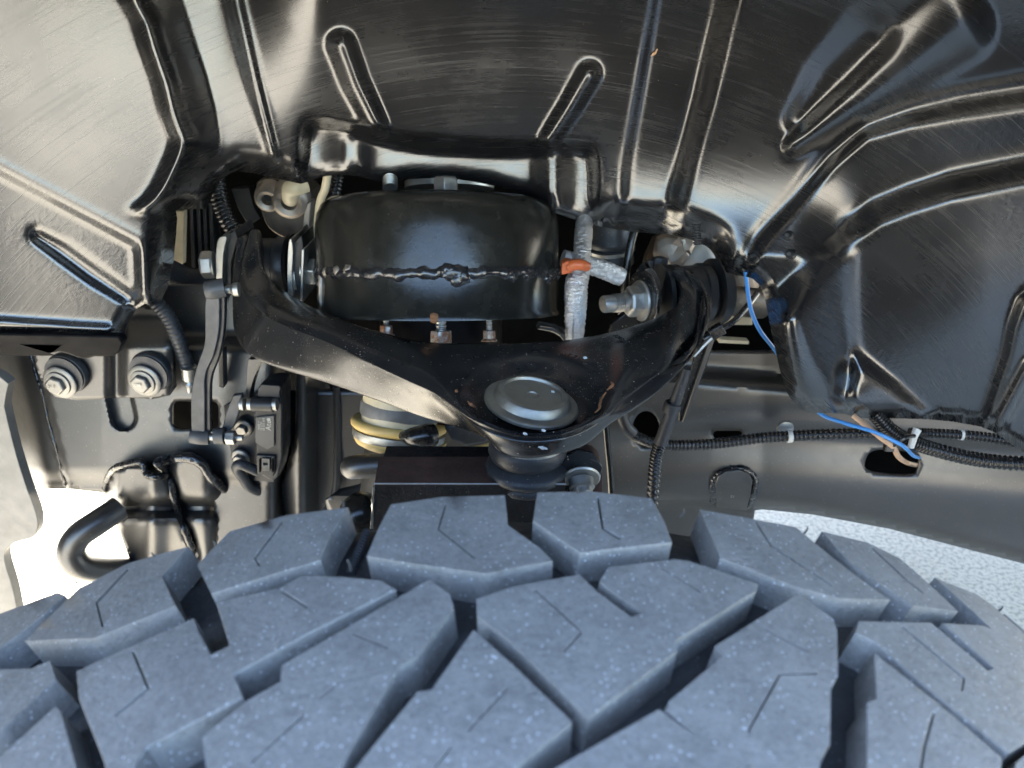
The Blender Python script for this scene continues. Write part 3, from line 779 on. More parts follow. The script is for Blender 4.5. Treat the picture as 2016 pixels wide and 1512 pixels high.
def build_pivots():
    # front pivot bracket plates with the bolt through them
    t = thing('pivot_bracket', 'dark bracket plates and hex bolt holding the left arm bushing', 'bracket', P(500, 560, .72))
    plate('bracket_plate', spline([(428, 474), (440, 465), (446, 470), (440, 500), (438, 560), (440, 596), (428, 596), (426, 560), (424, 520)], 3, True), .69, .05, M['dull'], t)
    plate('bracket_plate', [(436, 472), (462, 452), (468, 470), (455, 520), (456, 580), (438, 596)], .70, .05, M['dark'], t)
    plate('bracket_plate', spline([(568, 478), (574, 473), (577, 500), (575, 540), (577, 590), (568, 590), (565, 540)], 3, True), .66, .06, M['dull'], t)
    plate('bracket_plate', [(577, 482), (594, 464), (597, 486), (594, 600), (578, 600)], .665, .06, M['dark'], t)
    plate('cam_washer', [(593, 492), (599, 490), (596, 596), (590, 596)], .655, .045, M['zinc'], t)
    mesh_obj('spacer', *lathe([(.006, 0), (.016, 0), (.0175, .002), (.0175, .005), (.006, .006)], P(580, 543, .68), (1, 0, 0), 30), M['dull'], t)
    bolt(t, P(423, 521, .695), (-1, -.15, 0), .0125, .0135, .011, M['zinc'])
    bolt(t, P(600, 534, .675), (1, -.12, 0), .013, .0135, .013, M['dull'])
    t2 = thing('pivot_bolt', 'threaded zinc bolt end with nut clamping the right arm bushing', 'bolt', P(1240, 592, .65))
    ax = Vector((-.93, -.34, .03)).normalized()
    o = P(1262, 592, .652)
    mesh_obj('bolt_shank', *tube([o, o + ax * .020], .0085, 20, ridges=0), M['zinc'], t2)
    mesh_obj('thread', *tube([o + ax * .016, o + ax * .029], .0086, 20, ridges=7, depth=.12), M['zinc'], t2)
    mesh_obj('bolt_tip', *lathe([(.003, .0), (.0080, 0), (.0080, .009), (.0072, .0105), (.003, .0105)], o + ax * .029, ax, 24), M['dull'], t2, auto=30)
    mesh_obj('nut', *lathe([(.010, 0), (.0145, 0), (.0145, .010), (.0125, .012), (.008, .012)], o + ax * .003, ax, 6, ph=.3, up=(0, 0, 1)), M['zinc'], t2, bevel=.0008, auto=25)
    mesh_obj('flange', *lathe([(.006, 0), (.0185, 0), (.0190, .0012), (.0180, .0028), (.0150, .0034), (.006, .0036)], o, ax, 40), M['zinc'], t2, auto=40)
    pl = MB().add(*lathe([(.005, -.004), (.028, -.004), (.029, -.002), (.028, 0), (.005, 0)], o, ax, 10, ph=.2, up=(0, 0, 1)))
    pl.build('cam_plate', M['arm'], t2, bevel=.001, auto=25)
    # black lower bracket arm below the nut
    mesh_obj('bracket_arm', *prism([(1238, 612), (1262, 620), (1275, 628), (1252, 648), (1228, 660), (1198, 664), (1202, 640)], .650, .010), M['arm'], t2, bevel=.001, auto=30)
    plate('bracket_side', spline([(1256, 560), (1268, 532), (1285, 530), (1300, 556), (1304, 590), (1292, 622), (1272, 640), (1262, 620)], 4, True), .662, .02, M['arm'], t2)
    return t
build_pivots()

# ================================================================== air spring
def build_spring():
    ax = Vector((0, .29, .957)).normalized(); c = P(866, 610, .655)
    t = thing('air_spring', 'gloss black air spring canister with welded seam above the arm', 'air spring', c)
    r = .1105
    prof = [(.09, -.004), (r + .0015, -.004), (r + .0015, .000), (r, .002), (r, .030), (r * .999, .069), (r * .995, .077), (r * .982, .0855), (r * .95, .0930), (r * .89, .0980), (r * .76, .0998), (.02, .1008)]
    mesh_obj('canister', *lathe(prof, c, ax, 128), M['can'], t, auto=50)
    # weld bead: an irregular ring
    a, u, b = frame(ax); pts = []; rad = []
    N = 260
    for i in range(N + 1):
        th = 2 * math.pi * i / N
        pts.append(c + ax * (.0335 + .0008 * math.sin(3 * th) + .0007 * math.sin(23 * th + 1) + .0004 * math.sin(57 * th)) + (u * math.cos(th) + b * math.sin(th)) * (r - .0040)); rad.append(.0060 + .0007 * math.sin(31 * th) + .0005 * math.sin(71 * th + 2))
    mesh_obj('weld_bead', *tube(pts, rad, 12, N + 1, caps=False, wob=.025), M['weld'], t, auto=80)
    def on_can(px, h):
        """front of the canister at height h under photo column px"""
        best = None
        for th in np.linspace(0, 2 * math.pi, 1440):
            q = c + ax * h + (u * math.cos(th) + b * math.sin(th)) * r
            if q.y > c.y: continue
            d = q - CAM; f = d.y * CT - d.z * ST; x = 1008 + F * d.x / f
            if best is None or abs(x - px) < best[0]: best = (abs(x - px), q)
        return best[1]
    for px, h, rr, mt in ((884, .034, .0060, 'weld'), (904, .031, .0074, 'weld'), (868, .034, .004, 'weld'), (1040, .032, .0052, 'weld'), (1080, .030, .0055, 'weld'), (1010, .031, .0042, 'weld'), (640, .034, .0036, 'alu'), (662, .0345, .0040, 'alu'), (684, .035, .0044, 'alu')):
        q = on_can(px, h); vv = []
        V, F_ = lathe([(rr * .2, .0024), (rr * .7, .0018), (rr * 1.2, 0), (rr * 1.25, -.002)][::-1], q, (q - c - ax * h), 14)
        V = [v_ + Vector((random.uniform(-1, 1), random.uniform(-1, 1), random.uniform(-1, 1))) * rr * .16 for v_ in V]
        mesh_obj('weld_spatter', V, F_, M[mt], t, auto=80)
    # ground patch of seam sealer on the left edge
    q = [on_can(632, h) for h in (.034, .024, .012, .004)]
    mesh_obj('seam_smear', *tube(q, [.002, .0034, .0030, .0015], 8, 16, wob=.2), M['alu'], t, auto=80)
    # rust spot on the lip
    q = on_can(855, -.002)
    V, F_ = lathe([(.0010, .0025), (.0030, .0020), (.0044, 0), (.0044, -.001)][::-1], q, Vector((0, -1, -.1)), 14)
    mesh_obj('rust_spot', V, F_, M['rust'], t, auto=80)
    # flange below, piston and studs
    mesh_obj('piston', *lathe([(.02, -.004), (.056, -.004), (.058, -.012), (.058, -.10), (.04, -.11)], c + Vector((0, .016, 0)), ax, 64), M['matte_black'], t)  # piston coloured near-black to carry the shade under the canister
    for px, py, s_, mt in ((868, 655, 1.0, 'rusty'), (760, 638, .62, 'rusty'), (963, 648, .62, 'rusty')):
        Y = .580 if s_ == 1 else .61
        o = P(px, py - 18 * s_, Y); dn = -ax
        st = mesh_obj('stud', *tube([o - dn * .012, o + dn * .012 * s_], .0042 * s_ * 1.1, 14, ridges=7, depth=.14), M['zinc'], t)
        mesh_obj('nut', *lathe([(.004, 0), (.0088 * s_, 0), (.0092 * s_, .003 * s_), (.0092 * s_, .012 * s_), (.012 * s_, .0135 * s_), (.0125 * s_, .0155 * s_), (.004, .016 * s_)], o + dn * .006, dn, 6 if s_ == 1 else 6, up=(1, .4, 0)), M[mt], st, bevel=.0005, auto=25)
        if s_ == 1: mesh_obj('nut_flange', *lathe([(.004, 0), (.0125, 0), (.0132, .0012), (.0132, .002), (.004, .002)], o + dn * .0195, dn, 28), M[mt], st)
    # ring of the lower mount, its near right end shows
    mesh_obj('lower_ring', *tube([P(1060, 640, .585), P(1092, 646, .592), P(1112, 660, .605), P(1124, 685, .62)], [.0035, .004, .004], 10), M['can'], t)
    # top stud nut and plate
    top = P(878, 366, .655)
    n = mesh_obj('nut', *lathe([(.005, -.008), (.0112, -.008), (.0112, .006), (.0095, .0075), (.004, .0075)], top, ax, 6, up=(1, .55, 0)), M['zinc'], t, bevel=.0006, auto=25)
    mesh_obj('top_stud', *tube([P(768, 372, .65), P(768, 352, .66)], .0065, 14, ridges=5, depth=.12), M['dull'], t)
    mesh_obj('top_plate', *lathe([(.01, 0), (.042, 0), (.042, .006), (.01, .006)], P(885, 372, .71), ax, 48), M['dull'], t)
    return t
build_spring()

# ================================================================== strut below the arm
def build_strut():
    t = thing('strut', 'lower strut body with two yellow rings below the left arm leg', 'strut', P(780, 860, .58))
    ax = Vector((.12, .29, .95)).normalized()
    r = .043
    c = P(790, 850, .600)
    def ring(name, cy, rr, h, mat, round_=.3):
        o = P(790, cy, .600)
        k = rr
        mesh_obj(name, *lathe([(k * .5, -h), (k * (1 - .06 * round_), -h), (k, -h * .6), (k, h * .6), (k * (1 - .06 * round_), h), (k * .5, h)], o, ax, 64), M[mat], t, auto=50)
    ring('tube', 792, .0345, .020, 'cream')
    ring('grey_band', 806, .037, .0060, 'greyband')
    mesh_obj('upper_ring', *lathe([(.02, -.005), (.040, -.005), (.0435, -.002), (.0440, .001), (.042, .0045), (.02, .005)], P(786, 836, .600), ax, 64), M['yellow'], t, auto=60)
    mesh_obj('steel_band', *lathe([(.02, -.004), (.041, -.004), (.0425, -.002), (.0425, .0035), (.02, .004)], P(786, 855, .598), ax, 64), M['dull'], t, auto=50)
    mesh_obj('lower_ring', *lathe([(.02, -.006), (.034, -.006), (.040, -.0030), (.0425, .001), (.0425, .003), (.02, .004)], P(788, 868, .597), ax, 64), M['yellow'], t, auto=60)
    mesh_obj('body', *lathe([(.01, -.12), (.034, -.12), (.034, 0), (.01, 0)], P(790, 878, .605), ax, 48), M['dark'], t)
    # black clamp over the rings
    o = [P(795, 862, .552), P(820, 858, .551), P(850, 855, .556)]
    mesh_obj('clamp', *tube([P(792, 858, .556), P(812, 860, .549), P(840, 858, .549), P(853, 856, .552)], [.004, .0082, .0105, .0100], 18, 14), M['conduit'], t)
    mesh_obj('clamp_lug', *prism([(872, 840), (895, 835), (955, 850), (960, 872), (915, 880), (888, 868)], .56, .02), M['boot'], t, bevel=.003, auto=30)
    mesh_obj('trailing_band', *tube([P(806, 893, .555), P(860, 892, .545), P(920, 886, .54), P(965, 876, .545)], [.001, .0022, .0024, .0022], 10), M['yellow'], t)
    return t
build_strut()

# ================================================================== steering knuckle
def build_knuckle():
    t = thing('steering_knuckle', 'dark brown coated knuckle block under the ball joint boot', 'steering knuckle', P(920, 1000, .40))
    zt = CZ - .262
    f0, f1, b0, b1 = PZ(737, 952, zt), PZ(1114, 953, zt), PZ(745, 905, zt), PZ(1100, 903, zt)
    b0.y = b1.y = b0.y + .004
    dn = Vector((0, .006, -.10))
    # top slab
    th = Vector((0, 0, -.0012))
    mesh_obj('top_face', [f0, f1, b1, b0, f0 + th, f1 + th, b1 + th, b0 + th], [(0, 1, 2, 3), (4, 7, 6, 5), (0, 4, 5, 1), (1, 5, 6, 2), (2, 6, 7, 3), (3, 7, 4, 0)], M['primer'], t, auto=30)
    g = Vector((0, -.0008, -.0012))
    V, F_ = prism([(738, 954), (1113, 955), (1113, 1075), (735, 1075)], float(f0.y) - .0006, .05)
    mesh_obj('cast_body', V, F_, M['cast'], t, auto=30)
    mesh_obj('machined_edge', *tube([f0 + Vector((0, -.0006, .0003)), f1 + Vector((0, -.0006, .0003))], .0007, 6, 10), M['dull'], t)
    mesh_obj('left_edge', *tube([P(735, 958, f0.y - .0008), P(733, 1000, f0.y - .0008), P(732, 1040, f0.y - .0008)], .0009, 6, 16, wob=.5), M['dull'], t)
    mesh_obj('chip', *lathe([(.0004, .0008), (.0014, .0006), (.0019, 0)][::-1], P(1012, 955, f0.y - .001), (0, -1, .5), 8), M['chip'], t)
    # side lug with the big bolt
    pl = plate('lug_plate', spline([(1114, 935), (1118, 918), (1130, 908), (1150, 904), (1170, 906), (1184, 922), (1186, 950), (1180, 1010), (1118, 1010)], 3, True), .425, .02, M['primer'], t)
    o = P(1143, 936, .424); ax = Vector((.05, -.83, -.55))
    mesh_obj('lug_boss', *lathe([(.006, 0), (.0150, 0), (.0160, .002), (.0160, .005), (.006, .006)], o + Vector((-.001, .004, .002)), (.05, -.9, .2), 8, ph=.2), M['arm'], t, bevel=.0008, auto=25)
    bt = mesh_obj('bolt', *lathe([(.004, 0), (.0085, 0), (.0085, .006), (.0070, .0068), (.0068, .010), (.0056, .0112), (.0040, .0112), (.0036, .0096), (.001, .0096)], o + Vector((0, -.004, -.001)), ax, 24), M['dull'], t, auto=30)
    mesh_obj('washer', *lathe([(.004, 0), (.0125, 0), (.0130, .001), (.0120, .002), (.004, .0022)], o + Vector((0, -.003, 0)), (.05, -.93, -.35), 36), M['zinc'], bt, auto=40)
    return t
build_knuckle()

# ================================================================== frame rail
HOLE1 = [tuple(p) for p in spline([(1706, 900), (1716, 889), (1740, 885), (1790, 890), (1804, 896), (1810, 908), (1806, 928), (1795, 936), (1740, 933), (1712, 928), (1702, 918)], 3, True)]
HOLE2 = rrect(1404, 848, 1462, 865, 8)
HOLE3 = ell(1272, 845, 27, 36)
HOLE4 = rrect(338, 790, 430, 845, 12)
def rail_depth(p):
    x, y = p[:, 0], p[:, 1]
    Yv = np.interp(x, [-60, 0, 80, 200, 400, 540, 600, 1200, 1500, 1800, 2060], [.700, .690, .672, .666, .660, .658, .70, .72, .715, .695, .670])
    # right-hand rail: folded top edge, swelling middle, lower edge turned under
    rt = sstep(x, 1150, 1300)
    top = np.interp(x, [1200, 1340, 1560, 2060], [742, 742, 760, 800]); bot = np.interp(x, [1200, 1480, 1600, 1750, 1900, 2060], [995, 1000, 1012, 1040, 1080, 1122])
    Yv += rt * (.030 * sstep(y, top + 14, top - 26) + .022 * np.clip((y - bot + 26) / 26., 0, 1) ** 2)
    mid = np.interp(x, [1200, 1400, 1700, 2060], [850, 835, 850, 880])
    Yv += rt * .012 * sstep(y, mid - 12, mid + 22)
    Yv -= rt * .010 * np.exp(-((y - (mid + 100)) / 60.) ** 2)
    # left plate: bulges gently, seam step, dark rounded end
    lt = sstep(x, 620, 540)
    sx = np.interp(y, [690, 955], [66, 132])
    Yv += lt * (.008 * sstep(x, sx + 4, sx - 3))
    ex = np.interp(y, [690, 960], [18, 78])
    Yv += lt * .06 * np.clip((ex - x + 20) / 60., 0, 1.5) ** 1.4
    d, s, pr = poly_dist(p, [(232, 770), (243, 822)])
    Yv += .010 * sstep(d, 28, 22)
    Yv += lt * .010 * sstep(y, 925, 955)
    Yv += lt * .02 * sstep(x, 530, 560)
    Yv += lt * .030 * sstep(y, 690, 655)
    Yv -= lt * .00010 * (y - 700)
    return Yv
def build_rail():
    t = thing('frame_rail', 'black painted steel frame rail running behind the tyre', 'frame rail', P(1000, 980, .72))
    out = [(-80, 560), (560, 560), (562, 770), (1190, 770), (1330, 692), (2060, 692), (2060, 1124), (2016, 1110), (1900, 1080), (1750, 1041), (1600, 1013), (1500, 1003), (1486, 1005), (1478, 1070), (1200, 1070), (560, 1120), (430, 1120), (420, 985), (205, 970), (140, 963), (84, 962), (45, 958), (5, 900), (-40, 800), (-80, 690), (-80, 640)]
    gx, gy = np.meshgrid(np.arange(190, 320, 3.), np.arange(760, 880, 3.)); gx[::2] += 1.5
    sheet('web', out, rail_depth, M['frame'], t, holes=[HOLE1, HOLE2, HOLE3, HOLE4], grid=9, step=5, thick=.004, auto=60,
          extra=(lambda g: (g[:, 0] > 190) & (g[:, 0] < 320) & (g[:, 1] > 760) & (g[:, 1] < 880), np.stack([gx.ravel(), gy.ravel()], 1)))
    def at(px, py, off=0.0):
        return P(px, py, float(rail_depth(np.array([[px, py]], float))[0]) - off)
    # box inside behind the holes, near-black to stand for their shade
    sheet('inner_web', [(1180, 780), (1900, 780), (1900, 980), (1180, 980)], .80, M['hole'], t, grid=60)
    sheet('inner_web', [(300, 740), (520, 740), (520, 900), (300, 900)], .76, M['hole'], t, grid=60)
    # seam sealer and weld beads
    def bead(name, pts, r, mat='weld', wob=.18, n=12):
        rr = [r * random.uniform(.75, 1.25) for _ in range(len(pts) * 5)]
        return mesh_obj(name, *tube([at(*q, .001) for q in pts], rr, 8, len(pts) * n, wob=wob), M[mat], t, auto=80)
    bead('seam_bead', [(62, 700), (72, 740), (84, 775), (96, 830), (112, 885), (124, 935), (128, 955)], .0019, 'sealer', .06)
    # tab welded on the right
    V = [(1412, 1000), (1408, 955), (1414, 938), (1430, 928), (1455, 926), (1474, 932), (1482, 946), (1478, 975), (1470, 1006)]
    tb = plate('weld_tab', V, lambda q: rail_depth(q) - .008, .008, M['frame'], t)
    bead('weld_bead', [(1404, 990), (1403, 955), (1412, 935), (1430, 926), (1455, 922), (1478, 930), (1487, 948), (1482, 972), (1474, 996)], .0036)
    text_mesh('stamp', '51', .0045, at(1438, 980, .0090), at(1460, 980, .009) - at(1438, 980, .009), (0, 0, 1), M['dull'], tb, .0001)
    # square plug rims
    # crossmember horn below the left plate, with its heavy welds
    def horn(q):
        x, y = q[:, 0], q[:, 1]
        Yv = .615 + .05 * sstep(x, 400, 480) + .03 * sstep(x, 240, 205) + .022 * np.exp(-((y - 1000) / 16.) ** 2) * sstep(x, 470, 430)
        lineb = np.interp(y, [930, 1090], [330, 385])
        Yv += .010 * np.exp(-((x - lineb) / 9.) ** 2) + .006 * sstep(x, lineb - 6, lineb + 6)
        Yv += .016 * sstep(y, 1010, 1100) * sstep(x, 500, 300) - .01 * np.exp(-((x - 300) / 24.) ** 2)
        return Yv
    hb = [(205, 972), (212, 945), (228, 928), (255, 922), (280, 918), (288, 936), (300, 940), (326, 940), (326, 930), (306, 920), (306, 914), (340, 906), (380, 905), (400, 915), (416, 940), (432, 958), (450, 975), (470, 1010), (480, 1060), (470, 1120), (262, 1120), (240, 1060), (222, 1010)]
    hn = sheet('crossmember_horn', hb, horn, M['frame'], t, grid=8, thick=.004)
    def hat(px, py, off=.002): return P(px, py, float(horn(np.array([[px, py]], float))[0]) - off)
    def hbead(pts, r, mat='weld'):
        rr = [r * random.uniform(.86, 1.14) for _ in range(len(pts) * 4)]
        rr[0] = rr[-1] = r * .3
        mesh_obj('weld_bead', *tube([hat(*q) for q in pts], rr, 10, len(pts) * 12, wob=.05), M[mat], hn, auto=80)
    hbead([(206, 970), (212, 942), (226, 922), (250, 914), (278, 910), (284, 925), (292, 936), (310, 938), (328, 936)], .0034, 'sealer')
    hbead([(304, 914), (330, 905), (352, 901), (375, 902), (398, 914), (412, 935), (432, 955), (450, 968)], .0048, 'weld')
    hbead([(332, 938), (340, 975), (350, 1010), (364, 1045), (380, 1085)], .0040, 'sealer')
    return t, at
RAIL, rail_at = build_rail()

# tow loop at the lower left
t = thing('tow_hook', 'thick black steel tow hook loop at lower left beside the tyre', 'tow hook', P(150, 1080, .66))
mesh_obj('loop', *tube([P(235, 1000, .62), P(190, 1030, .60), P(155, 1055, .59), P(140, 1085, .585), P(155, 1112, .585), P(195, 1122, .60), P(260, 1122, .63), P(330, 1125, .66)], .0125, 20), M['frame'], t)
# body mount bracket with two large bolts
def build_mount():
    t = thing('body_mount_bracket', 'black bracket with two big zinc hex bolts under the left liner', 'bracket', P(200, 760, .63))
    br = sheet('bracket', [(60, 640), (250, 600), (300, 605), (335, 640), (345, 700), (348, 760), (335, 778), (300, 786), (250, 782), (150, 788), (110, 782), (85, 760), (70, 720)], lambda q: .635 + .012 * (sstep(q[:, 0], 205, 228) - sstep(q[:, 0], 232, 252)) + .012 * np.clip((q[:, 0] - 325) / 25, 0, 1) ** 2 + .03 * sstep(q[:, 1], 690, 620), M['frame'], t, grid=7, thick=.003)
    for cx, cy, s_ in ((125, 748, 'JD 8'), (290, 745, '1098')):
        o = P(cx, cy, .629); ax = Vector((-.12, -.95, -.06)).normalized()
        b = mesh_obj('rubber_bushing', *lathe([(.008, 0), (.0195, 0), (.0200, .003), (.0190, .006), (.0180, .0065), (.0185, .009), (.008, .0095)], o + Vector((.004, .006, .006)), ax, 44), M['boot'], t, auto=40)
        bo = bolt(t, o + ax * .004, ax, .0162, .0092, .0085, M['bolt'])
        mesh_obj('collar', *lathe([(.005, .0), (.0122, 0), (.0118, .003), (.0105, .0036), (.005, .0038)], o + ax * .0058, ax, 36), M['bolt'], bo, auto=40)
        k = o + ax * .0142
        text_mesh('stamp', s_, .0042, k + Vector((-.0055, -.0004, -.001)), (1, -.12, .08), (0, 0, 1), M['dull'], bo, .0002)
    return t
build_mount()

# ================================================================== ride height sensor and its link
def build_sensor():
    t = thing('height_sensor', 'black ride height sensor with printed label bolted to the frame', 'sensor', P(520, 860, .62))
    Y = .615
    plate('mount_plate', [(440, 800), (470, 782), (535, 775), (540, 950), (470, 945), (452, 880)], Y + .022, .004, M['plastic'], t)
    plate('mount_tab', spline([(488, 712), (495, 708), (512, 708), (515, 713), (500, 745), (492, 775), (488, 806), (482, 806), (484, 770)], 3, True), Y + .005, .014, M['frame'], t)
    plate('housing', [(502, 778), (512, 762), (540, 758), (555, 760), (556, 800), (556, 900), (548, 938), (540, 946), (528, 944), (505, 930), (504, 875), (500, 860), (500, 800)], Y, .030, M['plastic'], t, bevel=.0015)
    plate('cover', [(508, 764), (514, 757), (548, 759), (553, 763), (550, 784), (506, 782)], Y - .004, .012, M['plastic'], t, bevel=.001)
    plate('label_face', [(503, 822), (540, 818), (540, 878), (527, 886), (503, 872)], Y - .0022, .003, M['label'], t, bevel=.0006)
    a = P(516, 846, Y - .0027); xd = P(516, 820, Y - .0027) - a; yd = P(500, 846, Y) - P(516, 846, Y)
    lf = t.children[-1]
    text_mesh('print', 'Ate', .0074, P(533.5, 848, Y - .0026), xd, yd, M['print'], lf, .0001)
    text_mesh('print', '68 252 858', .0030, P(521, 848, Y - .0026), xd, yd, M['print'], lf, .0001)
    text_mesh('print', '10.1704', .0030, P(516, 848, Y - .0026), xd, yd, M['print'], lf, .0001)
    text_mesh('print', 'made in', .0030, P(511, 846, Y - .0026), xd, yd, M['print'], lf, .0001)
    mesh_obj('print_ring', *lathe([(.0012, 0), (.0017, 0), (.0017, .0002), (.0012, .0002)], P(529, 826, Y - .0024), (0, -1, .3), 16), M['print'], lf)
    # pivot barrel with steel bushes
    mesh_obj('pivot_barrel', *tube([P(497, 796, Y - .006), P(538, 797, Y - .006)], .0068, 20, 8), M['plastic'], t)
    for x0, x1 in ((474, 481), (489, 497), (538, 546)):
        mesh_obj('steel_bush', *tube([P(x0, 796, Y - .006), P(x1, 796, Y - .006)], .0058, 18, 4), M['zinc'], t)
    # lever
    plate('lever', [(458, 779), (476, 777), (474, 800), (462, 838), (452, 850), (436, 846), (446, 810)], Y - .004, .006, M['link'], t, bevel=.001)
    # connector
    c = plate('connector', [(504, 896), (541, 898), (541, 930), (538, 938), (506, 934)], Y - .003, .02, M['plastic'], t, bevel=.001)
    plate('latch', [(515, 902), (531, 903), (531, 928), (515, 927)], Y - .0055, .004, M['label'], c, holes=[[(518, 911), (527, 911), (527, 916), (518, 916)]], bevel=.0005)
    for x_ in (510, 535): plate('latch_rail', [(x_, 905), (x_ + 2.5, 905), (x_ + 2.5, 930), (x_, 930)], Y - .005, .003, M['hole'], c, bevel=0)
    mesh_obj('cable', *tube([P(508, 928, Y + .004), P(490, 920, Y), P(472, 914, Y - .002), P(466, 922, Y + .003), P(478, 940, Y + .012), P(490, 958, Y + .02), P(510, 968, Y + .03)], .0050, 14), M['boot'], t)
    for cx, cy in ((480, 841), (474, 899)):
        bolt(t, P(cx, cy, Y + .019), (-.1, -.95, -.12), .0096, .0058, .006, M['bolt'])
    # link rod
    L = thing('sensor_link', 'long curved grey plastic sensor link hanging left of the arm', 'link rod', P(410, 860, .60))
    YL = .606
    ed = spline([(409, 556), (404, 600), (404, 640), (402, 680), (388, 722), (378, 765), (376, 800), (377, 850)], 4)
    er = spline([(431, 560), (432, 610), (430, 655), (420, 700), (404, 738), (403, 790), (403, 850)], 4)
    plate('rod', ed + er[::-1], YL, .010, M['link'], L, bevel=.0006)
    er2 = spline([(440, 560), (443, 600), (441, 650), (432, 700), (416, 745), (414, 800), (415, 852)], 4)
    plate('rod_edge', er + er2[::-1], YL + .0035, .006, M['plastic'], L, bevel=.0008)
    mesh_obj('top_cup', *tube([P(406, 572, YL + .002), P(420, 570, YL + .003), P(442, 566, YL + .006)], [.0075, .0085, .0082], 20, 8), M['link'], L)
    mesh_obj('bottom_cup', *tube([P(377, 858, YL + .002), P(395, 860, YL + .002), P(412, 861, YL + .003)], [.0070, .0075, .0070], 20, 8), M['link'], L)
    mesh_obj('ball_stud', *lathe([(.002, 0), (.0035, 0), (.0035, .006), (.0060, .009), (.0062, .013), (.002, .013)], P(440, 570, YL + .007), (1, .1, -.02), 16), M['zinc'], L, auto=30)
    mesh_obj('ball_stud', *lathe([(.002, 0), (.0034, 0), (.0034, .005), (.0055, .006), (.0055, .012), (.003, .012), (.0028, .032), (.002, .032)], P(410, 860, YL + .002), (1, .02, -.04), 16), M['zinc'], L, auto=30)
    mesh_obj('nut', *lathe([(.003, 0), (.0068, 0), (.0068, .008), (.003, .008)], P(446, 861, YL), (1, .02, -.03), 6, up=(0, -.4, 1)), M['zinc'], L, bevel=.0004, auto=25)
    mesh_obj('lever_eye', *lathe([(.003, 0), (.0078, 0), (.0078, .009), (.003, .009)], P(424, 858, YL), (1, .02, -.03), 24), M['link'], L, auto=40)
build_sensor()

# ================================================================== tower sheet behind the strut, stabiliser bar
t = thing('shock_tower', 'dark pressed sheet tower with a thin bright edge left of strut', 'shock tower', P(600, 1000, .66))
sheet('tower_panel', [(583, 640), (700, 640), (700, 1040), (566, 1040), (556, 1000), (554, 955), (566, 915), (578, 870), (583, 820)], lambda q: .655 + .07 * sstep(q[:, 0], 590, 650) + .010 * np.clip((600 - q[:, 0]) / 45., 0, 1) ** 2, M['frame'], t, grid=9, thick=.002)
mesh_obj('raw_edge', *tube([P(583.5, 730, .664), P(583, 820, .664), P(579, 868, .668), P(566, 915, .674), P(555, 952, .678), P(556, 1000, .678), P(562, 1020, .676)], .0006, 6), M['cream'], t)
mesh_obj('rib', *tube([P(662, 760, .70), P(664, 880, .70), P(660, 970, .69), P(640, 1010, .68)], .004, 8), M['frame'], t)
sheet('floor_flange', [(640, 985), (668, 962), (740, 945), (760, 950), (760, 1010), (690, 1010), (650, 1030)], lambda q: .64 + .03 * sstep(q[:, 1], 980, 950), M['frame'], t, grid=9)
t = thing('stabiliser_bar', 'round black bar end behind the brown knuckle block', 'stabiliser bar', P(720, 920, .56))
mesh_obj('bar', *tube([P(684, 922, .56), P(690, 921, .555), P(705, 919, .55), P(760, 916, .55), P(860, 912, .55)], [.004, .0085, .0103, .0105, .0105, .0105, .0105], 22, 30), M['frame'], t)
t = thing('tie_rod_end', 'round black joint housing low beside the knuckle', 'tie rod end', P(716, 1020, .45))
mesh_obj('housing', *lathe([(.004, -.02), (.0120, -.016), (.0165, -.006), (.0165, .004), (.012, .012), (.004, .016)], P(712, 1012, .46), (.2, -.3, 1), 28), M['can'], t)
mesh_obj('shank', *tube([P(716, 1025, .46), P(760, 1030, .47)], .009, 14), M['can'], t)

# valance panel at the far left edge
t = thing('valance', 'pale grey plastic valance edge at the far left', 'valance', P(20, 1200, .70))
plate('panel', spline([(-200, 740), (0, 742), (8, 800), (30, 890), (52, 960), (62, 985), (73, 1020), (72, 1048), (60, 1060), (30, 1068), (10, 1085), (10, 1110), (25, 1160), (38, 1230), (60, 1400), (-200, 1400)], 3, True), .63, .012, M['valance'], t, bevel=.002)

# ================================================================== pipes, hoses, wires
t = thing('heat_sleeve_hose', 'silver foil sleeved hose standing upright beside the air spring', 'hose', P(1130, 670, .60))
up_pts = [P(1152, 405, .680), P(1148, 470, .640), P(1143, 525, .612), P(1135, 560, .595), P(1133, 610, .592), P(1130, 690, .590)]
mesh_obj('sleeve', *tube(up_pts, [.0072, .0078, .0074, .0090, .0098, .0092, .0070], 20, 110, wob=.06), M['foil'], t, auto=80)
mesh_obj('stitching', *tube([P(1133, 580, .586), P(1128, 640, .583), P(1127, 680, .583)], .0008, 6, 16), M['dull'], t)
t = thing('heat_sleeve_pipe', 'short silver foil sleeved pipe crossing behind the upright hose', 'pipe', P(1190, 530, .635))
mesh_obj('sleeve', *tube([P(1108, 508, .63), P(1140, 517, .632), P(1180, 528, .634), P(1224, 546, .638)], [.0072, .0078, .0082, .0080], 20, 70, wob=.06), M['foil'], t, auto=80)
t = thing('hose_clip', 'orange plastic clip joining the two silver sleeved hoses', 'clip', P(1135, 525, .59))
mesh_obj('band', *tube([P(1118, 530, .592), P(1126, 522, .588), P(1142, 521, .586), P(1156, 525, .592)], [.0042, .0046, .0046, .0040], 10, 20), M['orange'], t)
mesh_obj('clip_body', *prism([(1106, 520), (1116, 514), (1126, 516), (1128, 534), (1114, 540), (1106, 542)], .586, .012), M['orange'], t, bevel=.001, auto=30)
mesh_obj('clip_tongue', *prism([(1114, 523), (1152, 519), (1154, 529), (1118, 534)], .584, .004), M['orange'], t, bevel=.0006, auto=30)

